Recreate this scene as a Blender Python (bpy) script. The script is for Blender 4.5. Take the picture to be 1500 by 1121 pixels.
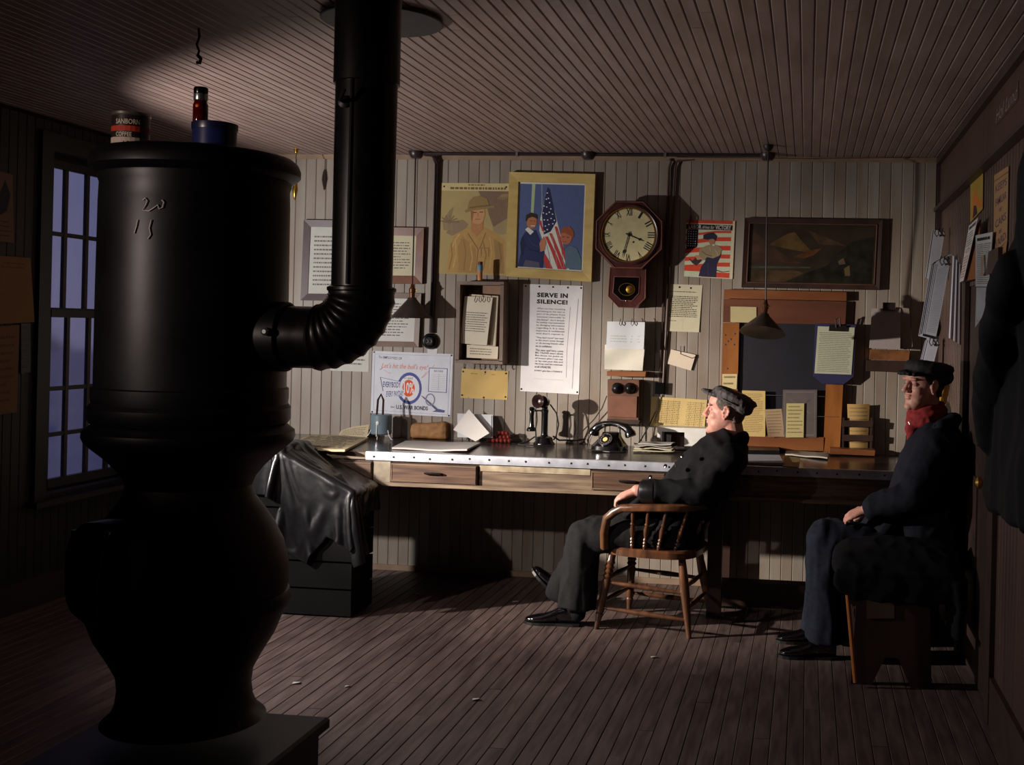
import bpy, bmesh, math, random
from mathutils import Vector, Matrix, noise

for o in list(bpy.data.objects):
    bpy.data.objects.remove(o)
SC = bpy.context.scene
COL = SC.collection

# ------------------------------------------------------------------ camera
F_PX, PHI, RHO, CXP, CYP, EYE = 1700.0, math.radians(7.1), 0.024, 971.0, 485.0, 1.6
_f = Vector((-math.sin(PHI), math.cos(PHI), 0)); _r = Vector((math.cos(PHI), math.sin(PHI), 0)); _u = Vector((0, 0, 1))
CR = _r * math.cos(RHO) + _u * math.sin(RHO)
CU = _u * math.cos(RHO) - _r * math.sin(RHO)
cam_d = bpy.data.cameras.new('camera')
cam = bpy.data.objects.new('camera', cam_d); COL.objects.link(cam)
cam_d.sensor_fit = 'HORIZONTAL'; cam_d.sensor_width = 36.0
cam_d.lens = 36.0 * F_PX / 1500.0
cam_d.shift_x = -(CXP - 750.0) / 1500.0
cam_d.shift_y = (CYP - 560.5) / 1500.0
cam_d.clip_start = 0.05; cam_d.clip_end = 500
m = Matrix.Identity(4)
for i in range(3):
    m[i][0] = CR[i]; m[i][1] = CU[i]; m[i][2] = -_f[i]
m[2][3] = EYE
cam.matrix_world = m
SC.camera = cam

# ------------------------------------------------------------------ exposure, sky, lights
vs = SC.view_settings
vs.view_transform = 'Standard'; vs.look = 'None'; vs.gamma = 1.0; vs.use_curve_mapping = False
vs.exposure = 0.0
world = bpy.data.worlds.new('dusk_sky'); SC.world = world
world.use_nodes = True
wn = world.node_tree.nodes; wl = world.node_tree.links
bg = wn['Background']; bg.inputs['Strength'].default_value = 1.0
wtc = wn.new('ShaderNodeTexCoord'); wsx = wn.new('ShaderNodeSeparateXYZ'); wrp = wn.new('ShaderNodeValToRGB')
wl.new(wtc.outputs['Generated'], wsx.inputs[0]); wl.new(wsx.outputs['Z'], wrp.inputs[0]); wl.new(wrp.outputs[0], bg.inputs['Color'])
wrp.color_ramp.elements[0].position = 0.0; wrp.color_ramp.elements[0].color = (0.17, 0.16, 0.27, 1)
wrp.color_ramp.elements[1].position = 0.6; wrp.color_ramp.elements[1].color = (0.17, 0.17, 0.33, 1)

def lamp(name, kind, loc, target, power, col, **kw):
    d = bpy.data.lights.new(name, kind); d.energy = power; d.color = col
    for k, v in kw.items(): setattr(d, k, v)
    o = bpy.data.objects.new(name, d); COL.objects.link(o); o.location = loc
    o.rotation_euler = (Vector(target) - Vector(loc)).to_track_quat('-Z', 'Y').to_euler()
    return o
# the photographer's flash by the left wall, out of frame: a bulb (wide spill) in a reflector (tight beam)
LP = (-4.05, 4.80, 1.52)
lamp('flash_bulb', 'SPOT', LP, (-2.32, 5.80, 1.42), 215, (1.0, 0.935, 0.90), spot_size=math.radians(116), spot_blend=0.3, shadow_soft_size=0.035)
lamp('flash_reflector', 'SPOT', LP, (0.15, 7.2, 0.60), 1000, (1.0, 0.88, 0.76), spot_size=math.radians(48), spot_blend=1.0, shadow_soft_size=0.035)
# a weaker flash farther forward by the left wall, pointed down at the floor and the foot of the back wall
lamp('floor_flash', 'SPOT', (-3.9, 2.6, 2.3), (-1.75, 6.6, 0.05), 165, (1.0, 0.86, 0.80), spot_size=math.radians(46), spot_blend=0.8, shadow_soft_size=0.04)
# a small shaded bulb at the left front that catches the stove and its pipe
lamp('front_bulb', 'SPOT', (-3.0, 1.5, 1.9), (-1.5, 3.3, 1.85), 75, (1.0, 0.82, 0.74), spot_size=math.radians(44), spot_blend=0.8, shadow_soft_size=0.06)

# ------------------------------------------------------------------ pixel -> place
D = 7.30          # back wall
CEIL = 2.705
XR, XL = 0.80, -4.20
YF = -1.6
def ray(px, py):
    return _f + CR * ((px - CXP) / F_PX) + CU * (-(py - CYP) / F_PX)
def at(px, py, X=None, Y=None, Z=None):
    d = ray(px, py)
    t = X / d.x if X is not None else (Y / d.y if Y is not None else (Z - EYE) / d.z)
    return Vector((t * d.x, t * d.y, EYE + t * d.z))
def wall(px, py, off=0.0):
    return at(px, py, Y=D - off)

# ------------------------------------------------------------------ materials
def lin(c):
    return tuple(((v / 255.0) / 12.92 if v / 255.0 <= 0.04045 else ((v / 255.0 + 0.055) / 1.055) ** 2.4) for v in c)
MATS = {}
def mat(name, col, rough=0.6, metal=0.0, var=0.15, scale=14.0, bump=0.0, stretch=(1, 1, 1), rand=0.0, col2=None, spec=0.5, coat=0.0, trans=0.0, emit=None):
    if name in MATS: return MATS[name]
    M = bpy.data.materials.new(name); M.use_nodes = True
    n = M.node_tree.nodes; l = M.node_tree.links
    b = n['Principled BSDF']
    c = lin(col); c2 = lin(col2) if col2 else tuple(v * (1 - 2.2 * var) for v in c)
    tc = n.new('ShaderNodeTexCoord'); mp = n.new('ShaderNodeMapping'); mp.inputs['Scale'].default_value = stretch
    nz = n.new('ShaderNodeTexNoise'); nz.inputs['Scale'].default_value = scale; nz.inputs['Detail'].default_value = 5
    l.new(tc.outputs['Object'], mp.inputs[0]); l.new(mp.outputs[0], nz.inputs['Vector'])
    if rand:
        oi = n.new('ShaderNodeObjectInfo'); ad = n.new('ShaderNodeVectorMath'); ad.operation = 'ADD'
        sc_ = n.new('ShaderNodeVectorMath'); sc_.operation = 'SCALE'; sc_.inputs['Scale'].default_value = 37.0
        cb = n.new('ShaderNodeCombineXYZ')
        for k in range(3): l.new(oi.outputs['Random'], cb.inputs[k])
        l.new(cb.outputs[0], sc_.inputs[0]); l.new(mp.outputs[0], ad.inputs[0]); l.new(sc_.outputs[0], ad.inputs[1]); l.new(ad.outputs[0], nz.inputs['Vector'])
    rp = n.new('ShaderNodeValToRGB'); rp.color_ramp.elements[0].position = 0.32; rp.color_ramp.elements[1].position = 0.68
    rp.color_ramp.elements[0].color = (*c2, 1); rp.color_ramp.elements[1].color = (*c, 1)
    l.new(nz.outputs['Fac'], rp.inputs[0])
    out = rp.outputs[0]
    if rand:
        hs = n.new('ShaderNodeHueSaturation'); mr = n.new('ShaderNodeMapRange')
        mr.inputs['To Min'].default_value = 1 - rand; mr.inputs['To Max'].default_value = 1 + rand
        l.new(oi.outputs['Random'], mr.inputs['Value']); l.new(mr.outputs[0], hs.inputs['Value']); l.new(out, hs.inputs['Color']); out = hs.outputs[0]
    l.new(out, b.inputs['Base Color'])
    b.inputs['Roughness'].default_value = rough; b.inputs['Metallic'].default_value = metal
    b.inputs['Specular IOR Level'].default_value = spec; b.inputs['Coat Weight'].default_value = coat
    b.inputs['Transmission Weight'].default_value = trans
    if emit:
        b.inputs['Emission Color'].default_value = (*lin(emit[0]), 1); b.inputs['Emission Strength'].default_value = emit[1]
    if bump:
        bp = n.new('ShaderNodeBump'); bp.inputs['Strength'].default_value = bump; bp.inputs['Distance'].default_value = 0.004
        l.new(nz.outputs['Fac'], bp.inputs['Height']); l.new(bp.outputs[0], b.inputs['Normal'])
    MATS[name] = M
    return M
def ink(r, g, b):
    return mat('ink_%d_%d_%d' % (r, g, b), (r, g, b), 0.65, var=0.05, scale=40, spec=0.3)
def paper(r, g, b):
    return mat('paper_%d_%d_%d' % (r, g, b), (r, g, b), 0.75, var=0.05, scale=9, spec=0.25)

m_wall = mat('painted_beadboard', (150, 143, 133), 0.5, var=0.10, scale=3, stretch=(2, 2, 0.5), rand=0.09, col2=(128, 112, 98), bump=0.05)
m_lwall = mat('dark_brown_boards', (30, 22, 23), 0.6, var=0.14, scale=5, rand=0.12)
m_wallback = mat('wall_gap', (40, 34, 30), 0.9)
m_rwall = mat('brown_beadboard', (80, 58, 50), 0.45, var=0.14, scale=5, stretch=(3, 3, 0.5), rand=0.12)
m_ceil = mat('ceiling_paint', (158, 136, 130), 0.45, var=0.12, scale=3, stretch=(6, 0.6, 1), rand=0.09, col2=(138, 114, 106))
m_floor = mat('floor_wood', (108, 91, 86), 0.55, var=0.2, scale=4, stretch=(9, 0.8, 1), rand=0.16, col2=(71, 56, 54), bump=0.1)
m_trim = mat('trim_wood', (150, 126, 104), 0.5, var=0.12, scale=8)
m_dtrim = mat('dark_trim', (62, 45, 40), 0.5, var=0.15, scale=8)
m_iron = mat('black_cast_iron', (26, 25, 27), 0.42, metal=0.55, var=0.3, scale=7, bump=0.15, spec=0.5, col2=(14, 12, 13))
m_rust = mat('rusty_iron', (58, 34, 30), 0.55, metal=0.3, var=0.3, scale=6, bump=0.2, col2=(24, 20, 20))
m_pipe = mat('stovepipe_steel', (40, 38, 37), 0.33, metal=0.7, var=0.35, scale=9, bump=0.08, stretch=(3, 3, .6), col2=(20, 19, 20))
m_steel = mat('worn_steel', (206, 210, 222), 0.36, metal=0.45, var=0.14, scale=16, bump=0.1)
m_desk = mat('worn_desk_wood', (134, 116, 94), 0.5, var=0.2, scale=7, stretch=(0.5, 2, 7), col2=(80, 62, 52), bump=0.12)
m_drawer = mat('drawer_wood', (104, 78, 60), 0.42, var=0.2, scale=7, stretch=(0.5, 2, 8), col2=(60, 42, 36), bump=0.1)
m_desktop = mat('dark_linoleum', (66, 58, 56), 0.2, var=0.2, scale=6, spec=0.6, col2=(44, 40, 40))
m_oak = mat('oak', (164, 104, 50), 0.4, var=0.25, scale=8, stretch=(1, 1, .25), col2=(110, 62, 28))
m_oakh = mat('oak_rail', (138, 86, 48), 0.4, var=0.25, scale=8, stretch=(.25, 1, 1), col2=(104, 58, 34))
m_mahog = mat('mahogany', (84, 42, 38), 0.3, var=0.22, scale=9, stretch=(2, 2, .5), col2=(50, 26, 26), coat=0.3)
m_chair = mat('chair_wood', (112, 72, 46), 0.3, var=0.25, scale=10, stretch=(2, 2, .5), col2=(58, 36, 26), coat=0.25)
m_darkwood = mat('dark_wood', (62, 42, 36), 0.45, var=0.2, scale=8, stretch=(1, 1, .4))
m_brown = mat('brown_wood', (122, 70, 42), 0.42, var=0.2, scale=9, col2=(88, 48, 30))
m_bake = mat('black_bakelite', (14, 13, 15), 0.16, var=0.05, spec=0.6)
m_black = mat('black_paint', (18, 17, 19), 0.5, var=0.1)
m_brass = mat('brass', (206, 160, 74), 0.28, metal=0.95, var=0.12)
m_chrome = mat('bright_wire', (190, 190, 190), 0.25, metal=0.9, var=0.05)
m_wire = mat('dark_wire', (30, 26, 27), 0.5, var=0.05)
m_conduit = mat('dark_conduit', (58, 50, 52), 0.35, metal=0.3, var=0.15)
m_coat = mat('black_wool', (14, 14, 18), 0.85, var=0.12, scale=60, bump=0.2, spec=0.2)
m_navy = mat('navy_wool', (24, 26, 38), 0.85, var=0.15, scale=60, bump=0.2, spec=0.2)
m_trou = mat('charcoal_trousers', (27, 27, 29), 0.85, var=0.15, scale=60, bump=0.2, spec=0.2)
m_denim = mat('dark_denim', (32, 37, 52), 0.85, var=0.2, scale=40, bump=0.2, spec=0.2)
m_leather = mat('black_leather', (17, 17, 21), 0.33, var=0.25, scale=30, bump=0.2, spec=0.55)
m_shoe = mat('polished_black_shoe', (12, 10, 14), 0.1, var=0.05, spec=0.7, coat=0.6)
m_skin = mat('weathered_skin', (208, 158, 142), 0.5, var=0.09, scale=38, col2=(196, 134, 120), spec=0.35)
m_hair = mat('grey_hair', (120, 104, 94), 0.7, var=0.25, scale=90)
m_bhair = mat('brown_hair', (60, 42, 36), 0.7, var=0.25, scale=90)
m_white = mat('white_enamel', (225, 224, 218), 0.35, var=0.05)
m_red = mat('red_wool', (150, 34, 36), 0.85, var=0.2, scale=50)
m_glass = mat('window_glass', (205, 210, 225), 0.06, var=0.02, trans=1.0, spec=0.5)

# ------------------------------------------------------------------ mesh building
ORG = {}
class MB:
    def __init__(s): s.v = []; s.f = []; s.mi = []; s.mats = []; s.cur = 0; s.X = None
    def use(s, m):
        if m not in s.mats: s.mats.append(m)
        s.cur = s.mats.index(m); return s
    def add(s, vs_, fs):
        k = len(s.v)
        for p in vs_:
            p = Vector(p); s.v.append(s.X @ p if s.X else p)
        for f in fs: s.f.append([k + i for i in f]); s.mi.append(s.cur)
        return s
    def box(s, a, b):
        x0, y0, z0 = [min(p, q) for p, q in zip(a, b)]; x1, y1, z1 = [max(p, q) for p, q in zip(a, b)]
        return s.add([(x0, y0, z0), (x1, y0, z0), (x1, y1, z0), (x0, y1, z0), (x0, y0, z1), (x1, y0, z1), (x1, y1, z1), (x0, y1, z1)],
                     [(0, 3, 2, 1), (4, 5, 6, 7), (0, 1, 5, 4), (1, 2, 6, 5), (2, 3, 7, 6), (3, 0, 4, 7)])
    def prism(s, ring, off, inset=0.0):
        """closed ring of points (counter-clockwise seen from the -off side) swept by off; optional chamfer towards off"""
        n = len(ring); ring = [Vector(p) for p in ring]; off = Vector(off)
        c = sum(ring, Vector()) / n
        if inset:
            top0 = [p + off * 0.75 for p in ring]; top = [p + off + (c - p).normalized() * inset for p in ring]
            rows = [ring, top0, top]
        else: rows = [ring, [p + off for p in ring]]
        vs_ = [p for r in rows for p in r]; fs = [tuple(range(n))[::-1], tuple(range(n * (len(rows) - 1), n * len(rows)))]
        for k in range(len(rows) - 1):
            for i in range(n):
                j = (i + 1) % n; fs.append((k * n + i, k * n + j, (k + 1) * n + j, (k + 1) * n + i))
        return s.add(vs_, fs)
    def loft(s, secs, n=16, power=2.0, caps=True):
        vs_ = []; fs = []
        for (c, A, B) in secs:
            c, A, B = Vector(c), Vector(A), Vector(B)
            for i in range(n):
                t = 2 * math.pi * i / n; ct, st = math.cos(t), math.sin(t)
                if power != 2.0:
                    ct = math.copysign(abs(ct) ** (2 / power), ct); st = math.copysign(abs(st) ** (2 / power), st)
                vs_.append(c + A * ct + B * st)
        for k in range(len(secs) - 1):
            for i in range(n):
                j = (i + 1) % n; fs.append((k * n + i, k * n + j, (k + 1) * n + j, (k + 1) * n + i))
        if caps:
            fs.append(tuple(range(n))[::-1]); fs.append(tuple(range((len(secs) - 1) * n, len(secs) * n)))
        return s.add(vs_, fs)
    def tube(s, pts, r, n=8, flat=None):
        pts = [Vector(p) for p in pts]; rs = r if isinstance(r, (list, tuple)) else [r] * len(pts)
        secs = []; prev = None
        for i, p in enumerate(pts):
            t = (pts[min(i + 1, len(pts) - 1)] - pts[max(i - 1, 0)]).normalized()
            if prev is None:
                a = Vector((0, 0, 1)) if abs(t.z) < 0.9 else Vector((1, 0, 0))
                A = (a - t * a.dot(t)).normalized()
            else: A = (prev - t * prev.dot(t)).normalized()
            prev = A; B = t.cross(A)
            secs.append((p, A * rs[i], B * rs[i]))
        return s.loft(secs, n)
    def lathe(s, prof, c=(0, 0, 0), axis=(0, 0, 1), n=24, caps=True):
        """prof: list of (radius, height along axis)"""
        c = Vector(c); ax = Vector(axis).normalized()
        a = Vector((0, 0, 1)) if abs(ax.z) < 0.9 else Vector((1, 0, 0))
        A = (a - ax * a.dot(ax)).normalized(); B = ax.cross(A)
        return s.loft([(c + ax * h, A * max(r, 1e-4), B * max(r, 1e-4)) for r, h in prof], n, caps=caps)
    def ball(s, c, r, n=12, m=8, X=None):
        r = r if isinstance(r, (tuple, list)) else (r, r, r)
        c = Vector(c); ax = X or (Vector((1, 0, 0)), Vector((0, 1, 0)), Vector((0, 0, 1)))
        secs = []
        for k in range(m + 1):
            ph = -math.pi / 2 + math.pi * k / m
            rr = max(math.cos(ph), 0.02)
            secs.append((c + ax[2] * (r[2] * math.sin(ph)), ax[0] * (r[0] * rr), ax[1] * (r[1] * rr)))
        return s.loft(secs, n)
    def limb(s, pts, rad, n=14):
        """chain of overlapping round-ended cones"""
        for i in range(len(pts) - 1):
            a, b = Vector(pts[i]), Vector(pts[i + 1]); t = (b - a)
            if t.length < 1e-5: continue
            k = 5
            s.tube([a + t * (j / k) for j in range(k + 1)], [rad[i] + (rad[i + 1] - rad[i]) * j / k for j in range(k + 1)], n)
        for p, r in zip(pts, rad): s.ball(p, r, n, 8)
        return s
    def mesh(s, name):
        me = bpy.data.meshes.new(name)
        me.from_pydata([tuple(p) for p in s.v], [], s.f)
        for M in s.mats: me.materials.append(M)
        if len(s.mats) > 1: me.polygons.foreach_set('material_index', s.mi)
        return me

def tag(o, label=None, cat=None, group=None, kind=None):
    if label: o['label'] = label
    if cat: o['category'] = cat
    if group: o['group'] = group
    if kind: o['kind'] = kind
    return o
def finish(me, smooth, ang=35):
    if smooth:
        me.polygons.foreach_set('use_smooth', [True] * len(me.polygons))
        me.set_sharp_from_angle(angle=math.radians(ang))
    me.update()
def build(mb, name, material=None, parent=None, label=None, cat=None, group=None, kind=None, smooth=True, ang=35):
    if material is not None and not mb.mats: mb.mats = [material]
    if parent is not None: org = ORG[parent]
    else:
        xs = [p.x for p in mb.v]; ys = [p.y for p in mb.v]; zs = [p.z for p in mb.v]
        org = Vector(((min(xs) + max(xs)) / 2, (min(ys) + max(ys)) / 2, min(zs)))
    mb.v = [p - org for p in mb.v]
    me = mb.mesh(name)
    bm = bmesh.new(); bm.from_mesh(me); bmesh.ops.recalc_face_normals(bm, faces=bm.faces); bm.to_mesh(me); bm.free()
    finish(me, smooth, ang)
    return place(me, name, org, parent, label, cat, group, kind)
def place(me, name, org, parent=None, label=None, cat=None, group=None, kind=None):
    o = bpy.data.objects.new(name, me); COL.objects.link(o)
    if parent is not None: o.parent = parent
    else: o.location = org
    ORG[o] = org
    return tag(o, label, cat, group, kind)
def thing(name, loc, label, cat, group=None):
    o = bpy.data.objects.new(name, None); COL.objects.link(o); o.location = loc; o.empty_display_size = 0.1
    ORG[o] = Vector(loc)
    return tag(o, label, cat, group)
def remesh(mb, name, material, voxel, parent=None, smooth=4, wrinkle=0.0, wscale=12.0, wst=(1, 1, 1), deform=None, **kw):
    me = mb.mesh(name + '_raw')
    t = bpy.data.objects.new('tmp', me); COL.objects.link(t)
    r = t.modifiers.new('r', 'REMESH'); r.mode = 'VOXEL'; r.voxel_size = voxel
    if smooth:
        q = t.modifiers.new('s', 'SMOOTH'); q.iterations = smooth; q.factor = 0.5
    dg = bpy.context.evaluated_depsgraph_get()
    out = bpy.data.meshes.new_from_object(t.evaluated_get(dg)); out.name = name
    bpy.data.objects.remove(t); bpy.data.meshes.remove(me)
    out.materials.clear(); out.materials.append(material)
    if wrinkle or deform:
        nrm = [v.normal.copy() for v in out.vertices]
        for v, nn in zip(out.vertices, nrm):
            if wrinkle:
                p = Vector((v.co.x * wst[0], v.co.y * wst[1], v.co.z * wst[2])) * wscale
                w = 1 - abs(noise.noise(p)) * 2.2; w2 = noise.noise(p * 2.3 + Vector((5, 3, 1)))
                v.co += nn * wrinkle * (w * 0.7 + w2 * 0.4)
            if deform: v.co += deform(v.co, nn)
    org = ORG[parent] if parent is not None else None
    if org is None:
        xs = [v.co.x for v in out.vertices]; ys = [v.co.y for v in out.vertices]; zs = [v.co.z for v in out.vertices]
        org = Vector(((min(xs) + max(xs)) / 2, (min(ys) + max(ys)) / 2, min(zs)))
    out.transform(Matrix.Translation(-org))
    finish(out, True, 180)
    return place(out, name, org, parent, **kw)

# ------------------------------------------------------------------ lettering and printed sheets
_tc = {}
def glyphs(s, bold=0.0, shear=0.0, space=1.0):
    key = (s, bold, shear, space)
    if key in _tc: return _tc[key]
    cu = bpy.data.curves.new('t', 'FONT'); cu.body = s; cu.resolution_u = 2; cu.offset = bold; cu.shear = shear; cu.space_character = space
    o = bpy.data.objects.new('t', cu); COL.objects.link(o)
    me = o.to_mesh()
    vs_ = [(v.co.x, v.co.y) for v in me.vertices]; fs = [tuple(p.vertices) for p in me.polygons]
    o.to_mesh_clear(); bpy.data.objects.remove(o); bpy.data.curves.remove(cu)
    if vs_:
        x0 = min(v[0] for v in vs_); x1 = max(v[0] for v in vs_); y0 = min(v[1] for v in vs_); y1 = max(v[1] for v in vs_)
        vs_ = [((x - x0) / max(x1 - x0, 1e-6), (y - y0) / max(y1 - y0, 1e-6)) for x, y in vs_]
    _tc[key] = (vs_, fs)
    return _tc[key]

class Sheet:
    """thin sheet spanned by four corners (top-left, top-right, bottom-right, bottom-left as one looks at it), with print on it"""
    def __init__(s, corners, material, thick=0.0015, off=0.001, curl=None, name='paper_sheet', label='', cat='paper', group=None, parent=None, nu=1, nv=1, kind=None):
        s.c = [Vector(p) for p in corners]; s.th = thick; s.off = off; s.curl = curl; s.k = 0
        s.n = ((s.c[3] - s.c[0]).cross(s.c[1] - s.c[0])).normalized()
        s.pr = MB()
        if curl: nu, nv = max(nu, 6), max(nv, 10)
        mb = MB().use(material)
        vs_ = []; 
        for e in (-s.th, 0):
            for j in range(nv + 1):
                for i in range(nu + 1): vs_.append(s.map(i / nu, j / nv, e))
        fs = []; W = nu + 1; T = W * (nv + 1)
        for j in range(nv):
            for i in range(nu):
                a = j * W + i
                fs.append((T + a, T + a + W, T + a + W + 1, T + a + 1)); fs.append((a, a + 1, a + W + 1, a + W))
        edge = [i for i in range(W)] + [j * W + nu for j in range(1, nv + 1)] + [nv * W + i for i in range(nu - 1, -1, -1)] + [j * W for j in range(nv - 1, 0, -1)]
        for a, b in zip(edge, edge[1:] + edge[:1]): fs.append((a, T + a, T + b, b))
        mb.add(vs_, fs)
        s.o = build(mb, name, None, parent, label or None, None if parent else cat, group, kind, smooth=bool(curl))
    def map(s, u, v, e=0.0):
        a = s.c[0].lerp(s.c[1], u); b = s.c[3].lerp(s.c[2], u)
        return a.lerp(b, v) + s.n * (s.off + s.th + e + (s.curl(u, v) if s.curl else 0.0))
    def layer(s): s.k += 1; return 0.00025 + 0.00005 * s.k
    def poly(s, pts, m, e=None):
        e = s.layer() if e is None else e
        s.pr.use(m).add([s.map(u, v, e) for u, v in pts], [tuple(range(len(pts)))]); return s
    def rect(s, u0, v0, u1, v1, m, e=None): return s.poly([(u0, v0), (u0, v1), (u1, v1), (u1, v0)], m, e)
    def disc(s, u, v, ru, rv, m, n=24, rot=0.0, e=None):
        c, q = math.cos(rot), math.sin(rot)
        return s.poly([(u + ru * math.cos(t) * c - ru * math.sin(t) * q * 1.0, v + rv * math.sin(t) * c + rv * math.cos(t) * q) for t in [-2 * math.pi * i / n for i in range(n)]], m, e)
    def ring(s, u, v, ru, rv, wu, wv, m, n=32):
        e = s.layer(); vs_ = []; fs = []
        for i in range(n):
            t = -2 * math.pi * i / n
            vs_ += [s.map(u + ru * math.cos(t), v + rv * math.sin(t), e), s.map(u + (ru - wu) * math.cos(t), v + (rv - wv) * math.sin(t), e)]
            j = (i + 1) % n; fs.append((2 * i, 2 * j, 2 * j + 1, 2 * i + 1))
        s.pr.use(m).add(vs_, fs); return s
    def stroke(s, pts, w, m, e=None, asp=1.0):
        e = s.layer() if e is None else e
        for (a, b) in zip(pts, pts[1:]):
            du, dv = b[0] - a[0], (b[1] - a[1]) * asp; L = math.hypot(du, dv) or 1
            nu_, nv_ = -dv / L * w / 2, du / L * w / 2 / asp
            s.poly([(a[0] + nu_, a[1] + nv_), (b[0] + nu_, b[1] + nv_), (b[0] - nu_, b[1] - nv_), (a[0] - nu_, a[1] - nv_)], m, e)
        return s
    def text(s, t, u0, v0, u1, v1, m, bold=0.0, shear=0.0, skew=0.0, space=1.0):
        vs_, fs = glyphs(t, bold, shear, space); e = s.layer()
        s.pr.use(m).add([s.map(u0 + (u1 - u0) * x, v1 + (v0 - v1) * y + skew * x, e) for x, y in vs_], fs); return s
    def dashes(s, u0, v0, u1, v1, n, m, seed=1, h=0.35, lo=0.02, hi=0.09, gap=0.015, ragged=0.25):
        rn = random.Random(seed); e = s.layer(); dv = (v1 - v0) / n
        for k in range(n):
            u = u0 + (0.04 if rn.random() < 0.15 else 0); end = u1 - (u1 - u0) * ragged * rn.random() * (1 if rn.random() < 0.5 else 0.2)
            while u < end:
                w = min(rn.uniform(lo, hi), end - u)
                s.rect(u, v0 + dv * (k + 0.2), u + w, v0 + dv * (k + 0.2 + h), m, e); u += w + gap
        return s
    def done(s, name='printed_matter', label=None):
        if s.pr.v:
            o = build_flat(s.pr, name, s.o)
            if label: o['label'] = label
        return s.o
def build_flat(mb, name, parent):
    org = ORG[parent]; mb.v = [p - org for p in mb.v]
    me = mb.mesh(name); me.update()
    return place(me, name, org, parent)
def wq(x0, y0, x1, y1, off=0.0):
    return [wall(x0, y0, off), wall(x1, y0, off), wall(x1, y1, off), wall(x0, y1, off)]
def q4(pts, off=0.0):
    return [wall(x, y, off) for x, y in pts]
def wbox(mb, pts, d0, d1):
    """pixel outline (top-left clockwise) taken on the plane d1 in front of the back wall, carried back to depth d0"""
    ring = [wall(x, y, d1) for x, y in pts]
    return mb.prism(ring, (0, d1 - d0, 0))
def pins(sheet, uv, m, r=0.006):
    mb = MB()
    for u, v in uv:
        p = sheet.map(u, v, 0.0); mb.lathe([(r, 0), (r, 0.002), (r * .5, 0.004)], p, sheet.n, 8)
    return build(mb, 'tack', m, sheet.o, kind=None)
# ================================================================== the room
def slab(name, a, b, m_, **kw):
    return build(MB().box(a, b), name, m_, smooth=False, kind='structure', **kw)
def board_mesh(name, w, t, L, m_, ch=0.0035):
    """tongue-and-groove board: width along x, thickness along y (face towards -y), length along z, chamfered edges"""
    p = [(-w / 2, t), (-w / 2, ch), (-w / 2 + ch, 0), (w / 2 - ch, 0), (w / 2, ch), (w / 2, t)]
    mb = MB().use(m_); n = len(p)
    mb.add([(x, y, 0) for x, y in p] + [(x, y, L) for x, y in p],
           [tuple(range(n)), tuple(range(2 * n - 1, n - 1, -1))] + [(i, i + n, (i + 1) % n + n, (i + 1) % n) for i in range(n)])
    me = mb.mesh(name)
    bm = bmesh.new(); bm.from_mesh(me); bmesh.ops.recalc_face_normals(bm, faces=bm.faces); bm.to_mesh(me); bm.free()
    return me
def put(me, name, parent, loc, mat3):
    o = bpy.data.objects.new(name, me); COL.objects.link(o); o.parent = parent
    M4 = mat3.to_4x4(); M4.translation = Vector(loc) - ORG[parent]
    o.matrix_local = M4
    return o
I3 = Matrix.Identity(3)
rnd = random.Random(4)
T = 0.016
# back wall: dark backing with vertical boards in front of it
wall_back = slab('wall_back', (XL - .3, D + T, -0.05), (XR + .3, D + T + .12, CEIL + .1), m_wallback)
pitch = 0.0690
bmesh_full = board_mesh('wall_board', pitch - .0012, T, CEIL - .02, m_wall)
x = XL + pitch / 2
while x < XR:
    put(bmesh_full, 'board', wall_back, (x, D + rnd.uniform(-.0006, .0006), 0), I3); x += pitch
# right wall: same boards turned, door opening and frieze
wall_right = slab('wall_right', (XR + T, YF, -0.05), (XR + T + .12, D + T + .12, CEIL + .1), m_wallback)
R90 = Matrix(((0, 1, 0), (-1, 0, 0), (0, 0, 1)))      # local -y (face) -> -x
R90 = Matrix(((0, 1, 0), (1, 0, 0), (0, 0, -1)))
FR_Z = 2.37
bright = board_mesh('right_board', pitch - .0012, T, FR_Z, m_rwall)
bright_hi = board_mesh('right_board_over_door', pitch - .0012, T, FR_Z - 1.86, m_rwall)
RZm = Matrix.Rotation(math.radians(-90), 3, 'Z')       # local x -> -y, local y -> +x : face looks to -x
DY0, DY1, DZ = 5.05, 5.95, 1.88                         # doorway
y = D - pitch / 2
while y > 1.6:
    if DY0 - .05 < y < DY1 + .05: put(bright_hi, 'board', wall_right, (XR, y, 1.86), RZm)
    else: put(bright, 'board', wall_right, (XR, y, 0), RZm)
    y -= pitch
# left wall with a window opening
wall_left = None
WY0, WY1, WZ0, WZ1 = 5.98, 6.86, 0.60, 2.52
mb = MB()
mb.box((XL - .14, YF, -.05), (XL - T, WY0, CEIL + .1)); mb.box((XL - .14, WY1, -.05), (XL - T, D + .13, CEIL + .1))
mb.box((XL - .14, WY0, -.05), (XL - T, WY1, WZ0)); mb.box((XL - .14, WY0, WZ1), (XL - T, WY1, CEIL + .1))
wall_left = build(mb, 'wall_left', m_wallback, kind='structure', smooth=False)
LZm = Matrix.Rotation(math.radians(90), 3, 'Z')
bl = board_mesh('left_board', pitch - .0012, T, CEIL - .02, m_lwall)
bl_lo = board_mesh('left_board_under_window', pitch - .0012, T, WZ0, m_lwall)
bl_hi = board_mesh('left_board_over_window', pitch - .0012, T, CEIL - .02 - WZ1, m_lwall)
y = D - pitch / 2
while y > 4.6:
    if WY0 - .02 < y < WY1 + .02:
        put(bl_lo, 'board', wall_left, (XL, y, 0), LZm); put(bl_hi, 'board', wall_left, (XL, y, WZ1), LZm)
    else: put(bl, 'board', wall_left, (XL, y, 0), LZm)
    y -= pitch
wall_front = slab('wall_front', (XL - .14, YF - .12, -.05), (XR + .14, YF, CEIL + .1), m_rwall)
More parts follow.
